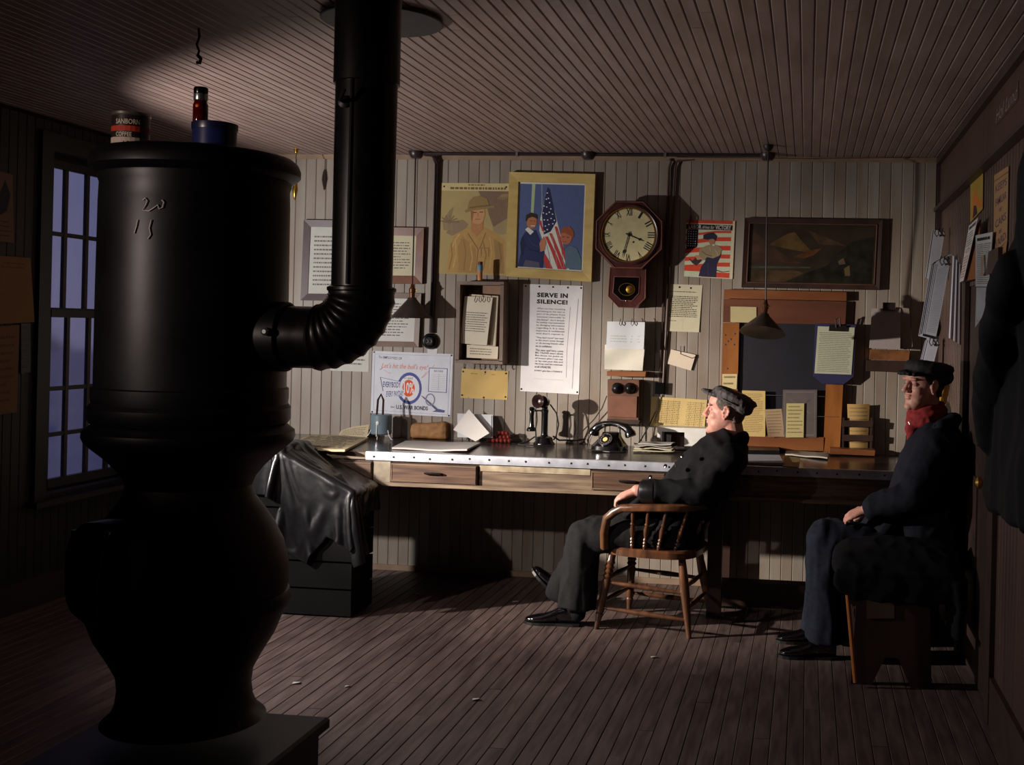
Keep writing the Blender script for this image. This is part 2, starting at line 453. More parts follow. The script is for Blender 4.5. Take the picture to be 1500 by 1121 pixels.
# ceiling boards run towards the back wall, with butt joints
ceiling = slab('ceiling', (XL - .14, YF - .12, CEIL + T), (XR + .14, D + .14, CEIL + T + .1), m_wallback)
cp = 0.0500
RXm = Matrix.Rotation(math.radians(90), 3, 'X')          # local y -> +z (face looks down), local z -> -y
cuts = {}
def ceil_piece(x, y0, y1):
    L = round(y1 - y0, 2)
    if L not in cuts: cuts[L] = board_mesh('ceiling_board', cp - .0012, T, L, m_ceil, 0.0045)
    put(cuts[L], 'board', ceiling, (x, y1, CEIL + rnd.uniform(-.0005, .0005)), RXm)
x = XL + cp / 2; k = 0
while x < XR:
    j = (5.05, 5.05, 5.05, 4.2, 5.05, 6.1)[k % 6] if k % 3 == 0 else (4.0, 2.6)[k % 2]
    ceil_piece(x, YF, j - .001); ceil_piece(x, j + .001, D); x += cp; k += 1
# floor boards
floor = slab('floor', (XL - .14, YF - .12, -.16), (XR + .14, D + .14, -.022), m_wallback)
fp = 0.066
RXu = Matrix.Rotation(math.radians(-90), 3, 'X')          # local y -> -z (face looks up), local z -> +y
fc = {}
def floor_piece(x, y0, y1):
    L = round(y1 - y0, 2)
    if L not in fc: fc[L] = board_mesh('floor_board', fp - .0022, .022, L, m_floor, 0.002)
    put(fc[L], 'floor_board', floor, (x, y0, rnd.uniform(-.001, .0005)), RXu)
x = XL + fp / 2; k = 0
while x < XR:
    j = (5.4, 4.6, 6.3, 5.0, 5.8, 4.3, 6.0)[(k * 3) % 7]
    floor_piece(x, YF, j - .002); floor_piece(x, j + .002, D); x += fp; k += 1
# trims: cove along the back ceiling, shoe along the floor, corner strip, right-hand frieze
def strip(name, a, b, m_):
    return build(MB().box(a, b), name, m_, smooth=False, kind='structure')
mb = MB().prism([(XL, D, CEIL), (XL, D, CEIL - .028), (XL, D - .008, CEIL - .028), (XL, D - .024, CEIL - .008), (XL, D - .024, CEIL)], (XR - XL, 0, 0))
build(mb, 'trim_1', m_trim, smooth=False, kind='structure')
strip('baseboard_back', (XL, D - .016, 0), (XR, D, .035), m_trim)
strip('baseboard_right', (XR - .02, YF, 0), (XR, DY0 - .12, .20), m_dtrim)
strip('baseboard_left', (XL, YF, 0), (XL + .02, D, .16), m_dtrim)
strip('trim_2', (XR - .03, D - .03, .035), (XR, D, CEIL - .03), m_dtrim)
strip('trim_3', (XR - .012, YF, FR_Z + .035), (XR + .018, D - .03, CEIL - .045), m_rwall)
mb = MB().box((XR - .05, YF, FR_Z), (XR + .01, D - .03, FR_Z + .022)).box((XR - .03, YF, FR_Z + .022), (XR + .01, D - .03, FR_Z + .036))
build(mb, 'trim_4', m_dtrim, smooth=False, kind='structure')
strip('trim_5', (XR - .04, YF, CEIL - .045), (XR + .01, D - .03, CEIL), m_dtrim)
# chalk scrawl on the frieze
cs = Sheet([at(1458, 160, X=XR - .0135), at(1492, 118, X=XR - .0135), at(1492, 146, X=XR - .0135), at(1458, 186, X=XR - .0135)], m_rwall, 0.0006, 0, name='frieze_board', parent=wall_right)
chk = mat('chalk', (150, 134, 134), .9, var=.3, scale=60)
cs.text('Hol Lund', .03, .12, .98, .85, chk, -0.012, shear=.45); cs.done('chalk_writing', 'pale chalk handwriting')
# door in the right wall
door = build(MB().box((XR + .006, DY0, 0.01), (XR + .016, DY1, DZ)), 'door_1', m_dtrim, smooth=False, kind='structure')
for (a, b, c, d) in ((DY0 + .11, DY0 + .41, .25, .95), (DY1 - .41, DY1 - .11, .25, .95), (DY0 + .11, DY0 + .41, 1.1, 1.75), (DY1 - .41, DY1 - .11, 1.1, 1.75)):
    mb = MB()
    ring = [(XR + .006, a, c), (XR + .006, a, d), (XR + .006, b, d), (XR + .006, b, c)]
    mb.prism(ring, (-.012, 0, 0), inset=.03); build(mb, 'door_panel', m_dtrim, door, smooth=False)
for (a, b) in (((XR - .022, DY0 - .11, 0), (XR, DY0, DZ)), ((XR - .022, DY1, 0), (XR, DY1 + .11, DZ)), ((XR - .026, DY0 - .12, DZ), (XR, DY1 + .12, DZ + .10))):
    build(MB().box(a, b), 'door_casing', m_dtrim, door, smooth=False)
mb = MB().lathe([(.024, 0), (.024, .006), (.01, .01), (.01, .035), (.026, .045), (.026, .06), (.012, .07)], (XR - .0, DY0 + .07, .98), (-1, 0, 0), 16)
build(mb, 'door_knob', m_brass, door)
# window in the left wall: two sashes, each two panes wide and two high
window = build(MB().box((XL - .13, WY0, WZ0), (XL - .10, WY0 + .05, WZ1)).box((XL - .13, WY1 - .05, WZ0), (XL - .10, WY1, WZ1))
               .box((XL - .13, WY0, WZ1 - .05), (XL - .10, WY1, WZ1)).box((XL - .13, WY0, WZ0), (XL - .10, WY1, WZ0 + .05)), 'window_1', m_black, kind='structure', smooth=False)
for (a, b) in (((XL, WY0 - .10, WZ0 - .02), (XL + .025, WY0, WZ1 + .1)), ((XL, WY1, WZ0 - .02), (XL + .025, WY1 + .10, WZ1 + .1)), ((XL, WY0, WZ1), (XL + .025, WY1, WZ1 + .1))):
    build(MB().box(a, b), 'window_casing', m_black, window, smooth=False)
build(MB().box((XL - .10, WY0 - .14, WZ0 - .05), (XL + .07, WY1 + .14, WZ0 - .02)), 'window_sill', m_black, window, smooth=False)
zm = 1.60
ys = [WY0 + .04, WY0 + .205, WY0 + .44, WY0 + .675, WY1 - .04]
ys = [WY0 + .04 + i * (WY1 - WY0 - .08) / 4 for i in range(5)]
for (z0, z1, xo, nm) in ((zm, WZ1 - .03, XL - .085, 'upper_sash'), (WZ0 + .03, zm + .04, XL - .055, 'lower_sash')):
    mb = MB()
    mb.box((xo, ys[0], z0), (xo + .03, ys[0] + .04, z1)); mb.box((xo, ys[-1] - .04, z0), (xo + .03, ys[-1], z1))
    mb.box((xo, ys[0], z0), (xo + .03, ys[-1], z0 + .05)); mb.box((xo, ys[0], z1 - .045), (xo + .03, ys[-1], z1))
    sash = build(mb, nm, m_black, window, smooth=False)
    zs_ = [z0 + .05, z0 + .05 + (z1 - z0 - .095) * (.53 if nm == 'upper_sash' else .5), z1 - .045]
    if nm == 'lower_sash': zs_ = [z0 + .05, z0 + .30, z0 + .56, z1 - .045]
    for yy in ys[1:-1]:
        build(MB().box((xo + .004, yy - .014, z0 + .05), (xo + .026, yy + .014, z1 - .045)), 'muntin', m_dtrim, sash, smooth=False)
    for zz in zs_[1:-1]:
        build(MB().box((xo + .006, ys[0], zz - .012), (xo + .024, ys[-1], zz + .012)), 'muntin', m_black, sash, smooth=False)
    for a, b in zip(ys, ys[1:]):
        for c, d in zip(zs_, zs_[1:]):
            build(MB().box((xo + .013, a + .006, c), (xo + .016, b - .006, d)), 'pane', m_glass, sash, smooth=False)
# ground and a low far ridge outside
m_snow = mat('dusk_snow', (150, 150, 168), .9, var=.1, scale=.6)
build(MB().box((-60, -40, -.62), (XL - .4, 70, -.5)), 'ground', m_snow, smooth=False, kind='structure')
mb = MB()
rr = random.Random(8); pts = []
for i in range(41):
    yy = -20 + i * 2.2
    pts.append((yy, 1.9 + 1.3 * noise.noise(Vector((yy * .12, 3, 0))) + rr.uniform(-.15, .15)))
vs_ = []; fs = []
for yy, h in pts:
    vs_ += [(-46, yy, -.5), (-50, yy, h), (-56, yy, -.5)]
for i in range(len(pts) - 1):
    for k in range(2): fs.append((3 * i + k, 3 * i + k + 1, 3 * i + k + 4, 3 * i + k + 3))
mb.add(vs_, fs)
build(mb, 'far_hill', mat('dark_hill', (92, 92, 120), .95, var=.2, scale=.3), kind='structure')
# ================================================================== the stove, its pipe and what stands on it
SY = 3.30
sc_ = at(284, 470, Y=SY); SX = sc_.x
def sz(py): return at(284, py, Y=SY).z
PXM = (at(384, 470, Y=SY) - at(284, 470, Y=SY)).x / 100.0 * 0.845
def pr(lst): return [(r * PXM, sz(y)) for r, y in lst]
stove = thing('coal_stove', (SX, SY, 0), 'tall black cast-iron pot-bellied stove standing large at the left', 'stove')
SC0 = (SX, SY, 0)
def spart(name, lst, m_=m_iron, n=48):
    return build(MB().lathe(pr(lst), SC0, (0, 0, 1), n), name, m_, stove)
cap = spart('top_plate', [(40, 222), (130, 225), (150, 229), (159, 236), (163, 245), (163, 254), (156, 260), (148, 264), (60, 264)])
cap['label'] = 'overhanging cast lid of the stove'
spart('drum', [(148, 260), (149, 268), (146, 275), (147, 300), (148, 430), (148, 580), (100, 582)])
spart('drum_band', [(149, 566), (152, 568), (152, 582), (151, 590), (156, 596), (156, 612), (152, 618), (140, 620)])
spart('shoulder_flange', [(140, 612), (152, 622), (163, 630), (164, 638), (160, 646), (148, 656), (132, 668), (116, 682), (102, 698), (97, 712), (98, 724)])
spart('fire_pot', [(97, 708), (104, 728), (118, 745), (135, 768), (150, 795), (158, 825), (159, 850), (156, 872)], m_rust)
spart('fire_pot_ring', [(150, 862), (160, 866), (163, 874), (163, 884), (158, 892), (148, 894)])
spart('lower_bowl', [(156, 884), (152, 900), (140, 928), (120, 958), (106, 982), (103, 1004), (106, 1024), (113, 1040), (128, 1052), (60, 1058)])
BB = SY + .28
bc = at(483, 1050, Y=BB); zb = bc.z; bx0, bx1 = SX - (bc.x - SX), bc.x; by0 = SY - .36
mb = MB(); h = .36
mb.prism([(bx0, by0, zb - .035), (bx1, by0, zb - .035), (bx1, BB, zb - .035), (bx0, BB, zb - .035)], (0, 0, .035), inset=.012)
build(mb, 'base_plate', m_iron, stove, smooth=False)
build(MB().box((bx0 + .025, by0 + .025, 0), (bx1 - .025, BB - .025, zb - .034)), 'ash_box', m_iron, stove, smooth=False)
h = .335
mb = MB()
ring = [(SX - .17, SY - h, .10), (SX + .17, SY - h, .10), (SX + .17, SY - h, .34), (SX - .17, SY - h, .34)]
mb.prism(ring, (0, -.02, 0), inset=.015)
ad_ = build(mb, 'ash_door', m_iron, stove, smooth=False)
build(MB().tube([(SX + .10, SY - h - .02, .22), (SX + .10, SY - h - .05, .22), (SX + .16, SY - h - .055, .22)], .008), 'latch', m_iron, ad_)
# fire door on the left front of the pot
fd = Vector((-0.30, -0.95, 0)).normalized(); sd = Vector((-fd.y, fd.x, 0))
zc = sz(815); rp = 158 * PXM
mb = MB(); ring = []
for i in range(20):
    t = 2 * math.pi * i / 20
    w = .125 * math.copysign(abs(math.cos(t)) ** .7, math.cos(t)); hh = .145 * math.copysign(abs(math.sin(t)) ** .7, math.sin(t))
    ring.append(Vector((SX, SY, zc)) + fd * (rp - .045) + sd * w + Vector((0, 0, hh)))
mb.prism(ring, fd * .095, inset=.02)
fdo = build(mb, 'fire_door', m_iron, stove)
c0 = Vector((SX, SY, zc)) + fd * (rp + .05)
build(MB().tube([c0 + sd * .07 + Vector((0, 0, .11)), c0 + fd * .035 + sd * .075 + Vector((0, 0, .08)), c0 + fd * .045 + sd * .07, c0 + fd * .035 + sd * .06 + Vector((0, 0, -.09)), c0 + sd * .055 + Vector((0, 0, -.12))], .010, 10), 'door_handle', mat('worn_handle', (70, 62, 60), .25, metal=.9), fdo)
build(MB().ball(c0 + sd * .07 + fd * .01 + Vector((0, 0, .125)), .011), 'hinge_pin', m_chrome, fdo)
build(MB().tube([c0 - fd * .05 - sd * .12 + Vector((0, 0, -.11)), c0 - fd * .05 - sd * .12 + Vector((0, 0, .11))], .016), 'hinge', m_iron, fdo)
# chalk marks on the drum
def on_drum(px, py, R=148 * PXM + .0015):
    d = ray(px, py); ox, oy = -SX, -SY
    a = d.x ** 2 + d.y ** 2; b = 2 * (ox * d.x + oy * d.y); c = ox * ox + oy * oy - R * R
    t = (-b - math.sqrt(max(b * b - 4 * a * c, 0))) / (2 * a)
    return Vector((t * d.x, t * d.y, EYE + t * d.z))
chalk = mat('stove_chalk', (214, 196, 190), .9, var=.12, scale=50)
mb = MB()
for st in (((209, 293), (213, 290), (216, 294), (214, 300), (209, 308), (218, 309), (226, 304)), ((226, 304), (231, 300), (233, 306), (238, 304), (240, 296), (237, 293)),
           ((202, 322), (200, 332), (197, 342)), ((222, 322), (219, 334), (221, 344), (217, 350))):
    mb.tube([on_drum(x_, y_) for x_, y_ in st], .0018, 5)
build(mb, 'chalk_mark', chalk, stove)
# flue collar on the drum
PY_ = SY - .02; PZ = at(440, 494, Y=PY_).z; PR = 50 * PXM
dR = 148 * PXM
mb = MB().lathe([(PR + .006, dR * .72), (PR + .012, dR * .93), (PR + .012, dR + .035), (PR + .004, dR + .04), (PR + .004, dR * .8)], (SX, PY_, PZ), (1, 0, 0), 36)
build(mb, 'flue_collar', m_iron, stove)
build(MB().lathe([(.012, 0), (.012, .015), (.006, .02)], Vector((SX + dR + .02, PY_ - PR - .008, PZ + .015)), (0, -1, 0), 12), 'collar_bolt', m_chrome, stove)
# stovepipe
PXC = at(533, 300, Y=PY_).x
pipe = thing('stovepipe', (PXC, PY_, PZ), 'black sheet-metal stovepipe with an elbow rising from the stove to the ceiling', 'stovepipe')
RE = .135
EX = PXC - RE; EZ = PZ + RE
build(MB().lathe([(PR, SX + dR + .012), (PR, EX + .01)], (0, PY_, PZ), (1, 0, 0), 36), 'horizontal_section', m_pipe, pipe)
pts = []; secs = []
for i in range(25):
    t = math.pi / 2 * i / 24
    r = PR + .004 + (.0035 if i % 3 == 1 else -.001)
    c = Vector((EX + RE * math.sin(t), PY_, EZ - RE * math.cos(t)))
    secs.append((c, Vector((0, r, 0)), Vector((math.sin(t), 0, -math.cos(t))) * r))
build(MB().loft(secs, 36), 'elbow', m_pipe, pipe)
zj = at(533, 125, Y=PY_).z; zlow = at(533, 428, Y=PY_).z
build(MB().lathe([(PR + .004, EZ - .002), (PR + .004, zlow), (PR + .008, zlow + .004), (PR + .008, zlow + .012), (PR, zlow + .016)], (PXC, PY_, 0), (0, 0, 1), 36), 'elbow_sleeve', m_pipe, pipe)
build(MB().lathe([(PR - .004, EZ + .01), (PR - .002, zj + .05)], (PXC, PY_, 0), (0, 0, 1), 36), 'lower_section', m_pipe, pipe)
build(MB().lathe([(PR + .001, zj), (PR + .004, zj + .003), (PR + .003, CEIL - .001)], (PXC, PY_, 0), (0, 0, 1), 36), 'upper_section', m_pipe, pipe)
build(MB().box((PXC - .012, PY_ - PR - .003, zlow + .02), (PXC - .006, PY_ - PR + .004, zj)), 'seam', m_pipe, pipe, smooth=False)
# damper handle
dz = at(515, 158, Y=PY_).z
mb = MB().tube([(PXC - .03, PY_ - PR, dz), (PXC - .03, PY_ - PR - .03, dz), (PXC - .015, PY_ - PR - .035, dz + .03)], .006).lathe([(.018, 0), (.018, .004), (.008, .008)], (PXC - .03, PY_ - PR + .002, dz), (0, -1, 0), 12)
build(mb, 'damper_handle', m_iron, pipe)
# things on the stove lid
ztop = sz(222)
def on_top(px, dy): return Vector((at(px, 222, Y=SY + dy).x, SY + dy, ztop))
tin = mat('tinplate', (170, 160, 150), .3, metal=.8, var=.2, scale=20)
c = on_top(191, -.02); cr = 30 * PXM * .97; ch = .103
can = thing('coffee_can', c, 'open coffee can with red band and lettering on the stove lid', 'can')
build(MB().lathe([(cr, 0), (cr, ch), (cr + .002, ch + .001), (cr + .002, ch + .005), (cr - .002, ch + .005), (cr - .002, .004), (.001, .004)], c, (0, 0, 1), 32, caps=False), 'can_body', mat('can_dark_print', (52, 38, 36), .35, var=.1), can)
def wrap(mb, t, a0, a1, z0, z1, m_, bold=0.0, r=None):
    vs_, fs = glyphs(t, bold); r = r or cr
    mb.use(m_).add([c + Vector((math.cos(a0 + (a1 - a0) * x_) * (r + .0016), math.sin(a0 + (a1 - a0) * x_) * (r + .0016), z0 + (z1 - z0) * y_)) for x_, y_ in vs_], fs)
def band(mb, a0, a1, z0, z1, m_, e=.0008, r=None):
    r = (r or cr) + e; n = 16; vs_ = []; fs = []
    for i in range(n + 1):
        a = a0 + (a1 - a0) * i / n; vs_ += [c + Vector((math.cos(a) * r, math.sin(a) * r, z0)), c + Vector((math.cos(a) * r, math.sin(a) * r, z1))]
        if i: fs.append((2 * i - 2, 2 * i, 2 * i + 1, 2 * i - 1))
    mb.use(m_).add(vs_, fs)
A0 = math.radians(-150); A1 = math.radians(-50)
mb = MB(); band(mb, math.radians(-190), math.radians(40), .050, .066, ink(190, 60, 40)); band(mb, math.radians(-190), math.radians(40), .002, .032, ink(196, 176, 160))
wrap(mb, 'SANBORN', math.radians(-106), math.radians(-32), .071, .086, ink(226, 214, 190), .01); wrap(mb, 'COFFEE', math.radians(-105), math.radians(-56), .034, .047, ink(226, 214, 190), .01)
wrap(mb, 'LB', math.radians(-80), math.radians(-60), .008, .02, ink(60, 40, 40), .01)
build_flat(mb, 'can_label', can)['label'] = 'red and cream printed label'
build(MB().lathe([(cr + .0008, ch - .004), (cr + .003, ch - .001), (cr + .003, ch + .006), (cr - .001, ch + .006)], c, (0, 0, 1), 32), 'rim', tin, can)
c2 = on_top(314, .03); r2 = 35 * PXM
can2 = thing('blue_tin', c2, 'squat blue tin standing on the stove lid', 'tin')
build(MB().lathe([(r2, 0), (r2, .082), (.001, .082)], c2, (0, 0, 1), 32), 'tin_body', mat('blue_enamel', (36, 42, 92), .3, var=.15), can2)
build(MB().lathe([(r2 + .002, .068), (r2 + .003, .072), (r2 + .003, .088), (r2 - .004, .090), (r2 - .01, .084), (.001, .084)], c2, (0, 0, 1), 32), 'lid', mat('blue_lid', (30, 34, 70), .3, var=.15), can2)
c3 = c2 + Vector((-.045, -.005, .090)); jr = 12 * PXM
jar = thing('sauce_bottle', c3, 'small dark bottle with shiny cap and red liquid on the blue tin', 'bottle')
build(MB().lathe([(jr * .9, 0), (jr, .006), (jr, .055), (jr * .8, .066), (jr * .75, .072), (.001, .072)], c3, (0, 0, 1), 20), 'bottle_body', mat('dark_red_glass', (90, 14, 8), .08, var=.1, spec=.7, trans=.35), jar)
build(MB().lathe([(jr * .9, .068), (jr * .95, .07), (jr * .95, .088), (jr * .7, .092), (.001, .092)], c3, (0, 0, 1), 20), 'cap', m_chrome, jar)
build(MB().lathe([(jr * .88, .088), (jr * .95, .092), (jr * .95, .106), (jr * .8, .109), (.001, .109)], c3, (0, 0, 1), 20), 'stopper', m_bake, jar)
build(MB().ball(c3 + Vector((0, -jr * .9, .05)), (.007, .003, .007)), 'sticker', mat('orange_dot', (240, 92, 20), .3, var=.1), jar)
# ================================================================== things on the back wall
BLK = ink(34, 30, 34); GRY = ink(110, 106, 104)
def framed(name, pts, w, m_frame, m_mat, depth, label, cat='picture', lip=None):
    """picture frame: four mitred rails and a backing panel; returns root and Sheet for the picture"""
    o = [wall(x_, y_, depth) for x_, y_ in pts]; ctr = sum(o, Vector()) / 4
    root = thing(name, Vector((ctr.x, D - .001, min(p.z for p in o))), label, cat)
    i_ = []
    for k, p in enumerate(o):
        a = (o[(k + 1) % 4] - p).normalized(); b = (o[(k - 1) % 4] - p).normalized(); i_.append(p + (a + b) * w)
    for k in range(4):
        j = (k + 1) % 4
        mb = MB(); bk = Vector((0, depth - .001, 0)); dp = Vector((0, .006, 0))
        vs_ = [o[k], o[j], i_[j] + dp, i_[k] + dp, o[k] + bk, o[j] + bk, i_[j] + bk, i_[k] + bk]
        mb.add(vs_, [(0, 1, 2, 3), (7, 6, 5, 4), (0, 4, 5, 1), (1, 5, 6, 2), (2, 6, 7, 3), (3, 7, 4, 0)])
        build(mb, 'frame_rail', m_frame, root, smooth=False)
    if lip:
        for k in range(4):
            build(MB().tube([i_[k] + Vector((0, .003, 0)), i_[(k + 1) % 4] + Vector((0, .003, 0))], .004, 6), 'inner_moulding', lip, root)
    sh = Sheet([p + Vector((0, depth * .45, 0)) for p in i_], m_mat, .002, 0, name='picture_panel', parent=root)
    return root, sh

# --- framed notices behind the stovepipe
r_, s_ = framed('framed_notice', [(445, 322), (515, 323), (510, 441), (440, 440)], .045, mat('plum_frame', (74, 52, 58), .45, var=.15), paper(196, 198, 190), .03, 'dark plum framed notice partly hidden behind the stovepipe', 'frame')
s_.dashes(.12, .12, .95, .9, 12, GRY, 3); s_.done()
r_, s_ = framed('framed_notice', [(520, 332), (621, 334), (618, 416), (516, 415)], .052, m_brown, paper(208, 202, 172), .035, 'reddish-brown framed notice just right of the stovepipe', 'frame')
s_.dashes(.12, .15, .9, .85, 10, GRY, 5); s_.done()
r_, s_ = framed('framed_notice', [(520, 428), (617, 430), (613, 509), (515, 507)], .036, mat('umber_frame', (112, 82, 66), .45, var=.15), paper(214, 214, 208), .03, 'brown framed notice hanging behind the lamp shade', 'frame')
s_.dashes(.1, .1, .9, .9, 12, GRY, 6); s_.done()
s_ = Sheet(q4([(486, 470), (542, 472), (540, 545), (484, 543)]), paper(208, 208, 200), label='plain white notice sheet showing below the stovepipe elbow', cat='notice'); s_.dashes(.1, .15, .9, .9, 9, GRY, 7); s_.done()

# --- war bonds poster
s_ = Sheet(q4([(546, 514), (664, 519), (660, 611), (543, 605)]), paper(222, 226, 236), label='white war bonds poster with a blue target ring', cat='poster')
BLU = ink(84, 90, 160); DBL = ink(62, 62, 128); ORG_ = ink(226, 92, 44); NAV = ink(44, 44, 72)
s_.stroke([(.03, .05), (.97, .03), (.965, .97), (.035, .95), (.03, .05)], .004, ink(150, 150, 166))
s_.text('To EMPLOYEES OF', .08, .075, .37, .115, NAV, .005, skew=.01)
s_.text("Let's hit the bull's eye!", .12, .185, .70, .29, ORG_, -.004, shear=.35, skew=-.0)
s_.stroke([(.13, .27), (.1, .3)], .006, NAV); s_.stroke([(.15, .3), (.2, .34), (.24, .35)], .004, ORG_); s_.stroke([(.68, .3), (.65, .36), (.62, .40), (.66, .37), (.7, .3), (.78, .18)], .004, ORG_)
s_.disc(.475, .575, .155, .255, BLU); s_.disc(.475, .575, .125, .205, paper(232, 234, 238)); s_.disc(.465, .575, .078, .135, ORG_)
s_.text('AT LEAST', .40, .40, .52, .43, NAV, .005)
s_.text('10%', .405, .48, .535, .66, paper(240, 240, 240), .02, shear=-.1)
s_.poly([(.11, .42), (.145, .63), (.16, .64), (.40, .62), (.37, .48)], paper(226, 230, 240)); s_.stroke([(.11, .42), (.37, .48)], .006, BLU); s_.stroke([(.11, .42), (.15, .64)], .008, NAV)
s_.text('EVERYBODY', .145, .485, .365, .575, DBL, .015, skew=-.0)
s_.poly([(.17, .655), (.41, .605), (.41, .70), (.20, .74)], paper(226, 230, 240)); s_.text('EVERY PAYDAY', .19, .64, .405, .73, DBL, .015, skew=-.025)
s_.text('for', .25, .87, .30, .90, NAV, 0, shear=.3); s_.text('U.S. WAR BONDS', .32, .85, .715, .915, BLK, .02)
s_.poly([(.71, .23), (.71, .615), (.94, .62), (.94, .23)], BLU); s_.poly([(.718, .24), (.718, .605), (.932, .61), (.932, .24)], paper(226, 229, 236))
s_.text('RECORD', .775, .265, .885, .295, NAV, .01)
for k in range(9): s_.rect(.75, .33 + k * .03, .92, .333 + k * .03, ink(170, 170, 180))
s_.rect(.835, .32, .838, .60, ink(170, 170, 180))
s_.poly([(.62, .68), (.66, .70), (.86, .90), (.84, .93)], ink(96, 100, 128)); s_.ring(.74, .74, .06, .10, .012, .02, ink(140, 144, 168)); s_.poly([(.77, .93), (.85, .88), (.93, .90), (.92, .935)], ink(90, 96, 140))
s_.done(); pins(s_, [(.02, .02), (.98, .02), (.02, .98), (.98, .98)], m_conduit)

# --- soldier poster
s_ = Sheet(q4([(646, 268), (747, 269), (741, 404), (642, 401)]), paper(178, 158, 108), label='tan poster of a soldier in a brimmed helmet', cat='poster')
s_.rect(.0, .0, 1, .085, paper(208, 192, 140)); s_.dashes(.40, .008, .64, .034, 1, ink(120, 100, 64), 81, h=.5, lo=.02, hi=.05, gap=.01, ragged=0); s_.dashes(.1, .035, .95, .08, 1, ink(120, 100, 64), 82, h=.55, lo=.02, hi=.06, gap=.012, ragged=0)
s_.poly([(.55, .085), (.6, .16), (.66, .2), (.72, .35), (.8, .5), (.98, .42), (.99, .085)], ink(126, 104, 84)); s_.poly([(.78, .48), (.98, .38), (.98, .55), (.8, .56)], ink(156, 142, 104))
s_.poly([(.10, .55), (.2, .42), (.34, .40), (.42, .45), (.36, .54), (.18, .58)], ink(146, 124, 96)); s_.poly([(.04, .42), (.14, .3), (.2, .26), (.16, .42), (.2, .52), (.06, .52)], ink(150, 130, 98))
s_.poly([(.12, .98), (.15, .72), (.22, .57), (.42, .48), (.66, .48), (.84, .54), (.96, .62), (.99, .98)], ink(182, 146, 86))
s_.poly([(.30, .98), (.28, .7), (.34, .58), (.55, .72), (.56, .98)], ink(168, 132, 76)); s_.poly([(.80, .6), (.94, .66), (.98, .98), (.86, .98)], ink(158, 126, 78)); s_.stroke([(.42, .55), (.58, .72), (.56, .97)], .012, ink(130, 100, 60)); s_.stroke([(.68, .54), (.6, .72)], .012, ink(130, 100, 60))
for (pp, cc2) in ((((.18, .66), (.20, .80), (.16, .95)), (150, 116, 66)), (((.24, .62), (.26, .78), (.22, .93)), (204, 168, 104)), (((.36, .62), (.40, .76), (.38, .96)), (150, 116, 66)), (((.46, .66), (.50, .82), (.47, .96)), (200, 162, 98)), (((.64, .62), (.70, .78), (.66, .95)), (150, 116, 66)), (((.74, .58), (.78, .74), (.76, .94)), (200, 162, 98)), (((.88, .64), (.92, .80), (.90, .95)), (140, 110, 66)), (((.30, .56), (.24, .62), (.20, .7)), (206, 170, 108))):
    s_.stroke(pp, .016, ink(*cc2))
for a in range(7):
    t = math.radians(200 + a * 24); s_.stroke([(.14, .44), (.14 + .10 * math.cos(t), .44 + .06 * math.sin(t)), (.14 + .15 * math.cos(t), .44 + .11 * math.sin(t) + .02)], .012, ink(132, 112, 84))
    s_.stroke([(.90, .12), (.90 + .09 * math.cos(t + 2.6), .13 + .05 * math.sin(t + 2.6))], .012, ink(160, 136, 100))
s_.rect(.62, .70, .74, .71, ink(150, 116, 66)); s_.rect(.62, .70, .63, .80, ink(150, 116, 66)); s_.rect(.73, .70, .74, .80, ink(150, 116, 66))
s_.poly([(.46, .38), (.47, .53), (.55, .58), (.64, .5), (.64, .38)], ink(180, 128, 84)); s_.disc(.555, .335, .105, .115, ink(200, 150, 104)); s_.poly([(.45, .30), (.50, .31), (.48, .42), (.46, .4)], ink(150, 104, 70))
s_.rect(.49, .315, .54, .325, ink(90, 66, 50)); s_.rect(.58, .31, .63, .32, ink(90, 66, 50)); s_.rect(.55, .32, .57, .365, ink(176, 122, 82)); s_.rect(.52, .39, .60, .397, ink(150, 84, 66))
s_.poly([(.36, .30), (.40, .285), (.42, .20), (.48, .15), (.58, .135), (.68, .165), (.72, .24), (.80, .245), (.80, .26), (.66, .28), (.48, .30), (.38, .325)], ink(150, 124, 78)); s_.stroke([(.43, .27), (.56, .255), (.73, .24)], .014, ink(118, 94, 60))
s_.done(); pins(s_, [(.05, .04), (.95, .04)], m_conduit)

# --- framed print of two boys with a flag
r_, s_ = framed('framed_flag_print', [(746, 252), (872, 255), (866, 413), (741, 405)], .060, mat('yellow_pine', (206, 180, 110), .5, var=.12, scale=7, stretch=(1, 1, 3), col2=(188, 160, 92)), ink(84, 100, 146), .045, 'yellow pine framed picture of two boys with a striped flag', 'picture')
s_.stroke([(.01, .01), (.99, .01), (.99, .99), (.01, .99), (.01, .01)], .018, paper(214, 214, 206))
s_.poly([(.20, .02), (.25, .02), (.235, .4), (.195, .4)], ink(176, 196, 150)); s_.stroke([(.345, .02), (.36, .3)], .006, ink(190, 200, 200)); s_.stroke([(.44, .06), (.40, .16)], .012, ink(210, 210, 210))
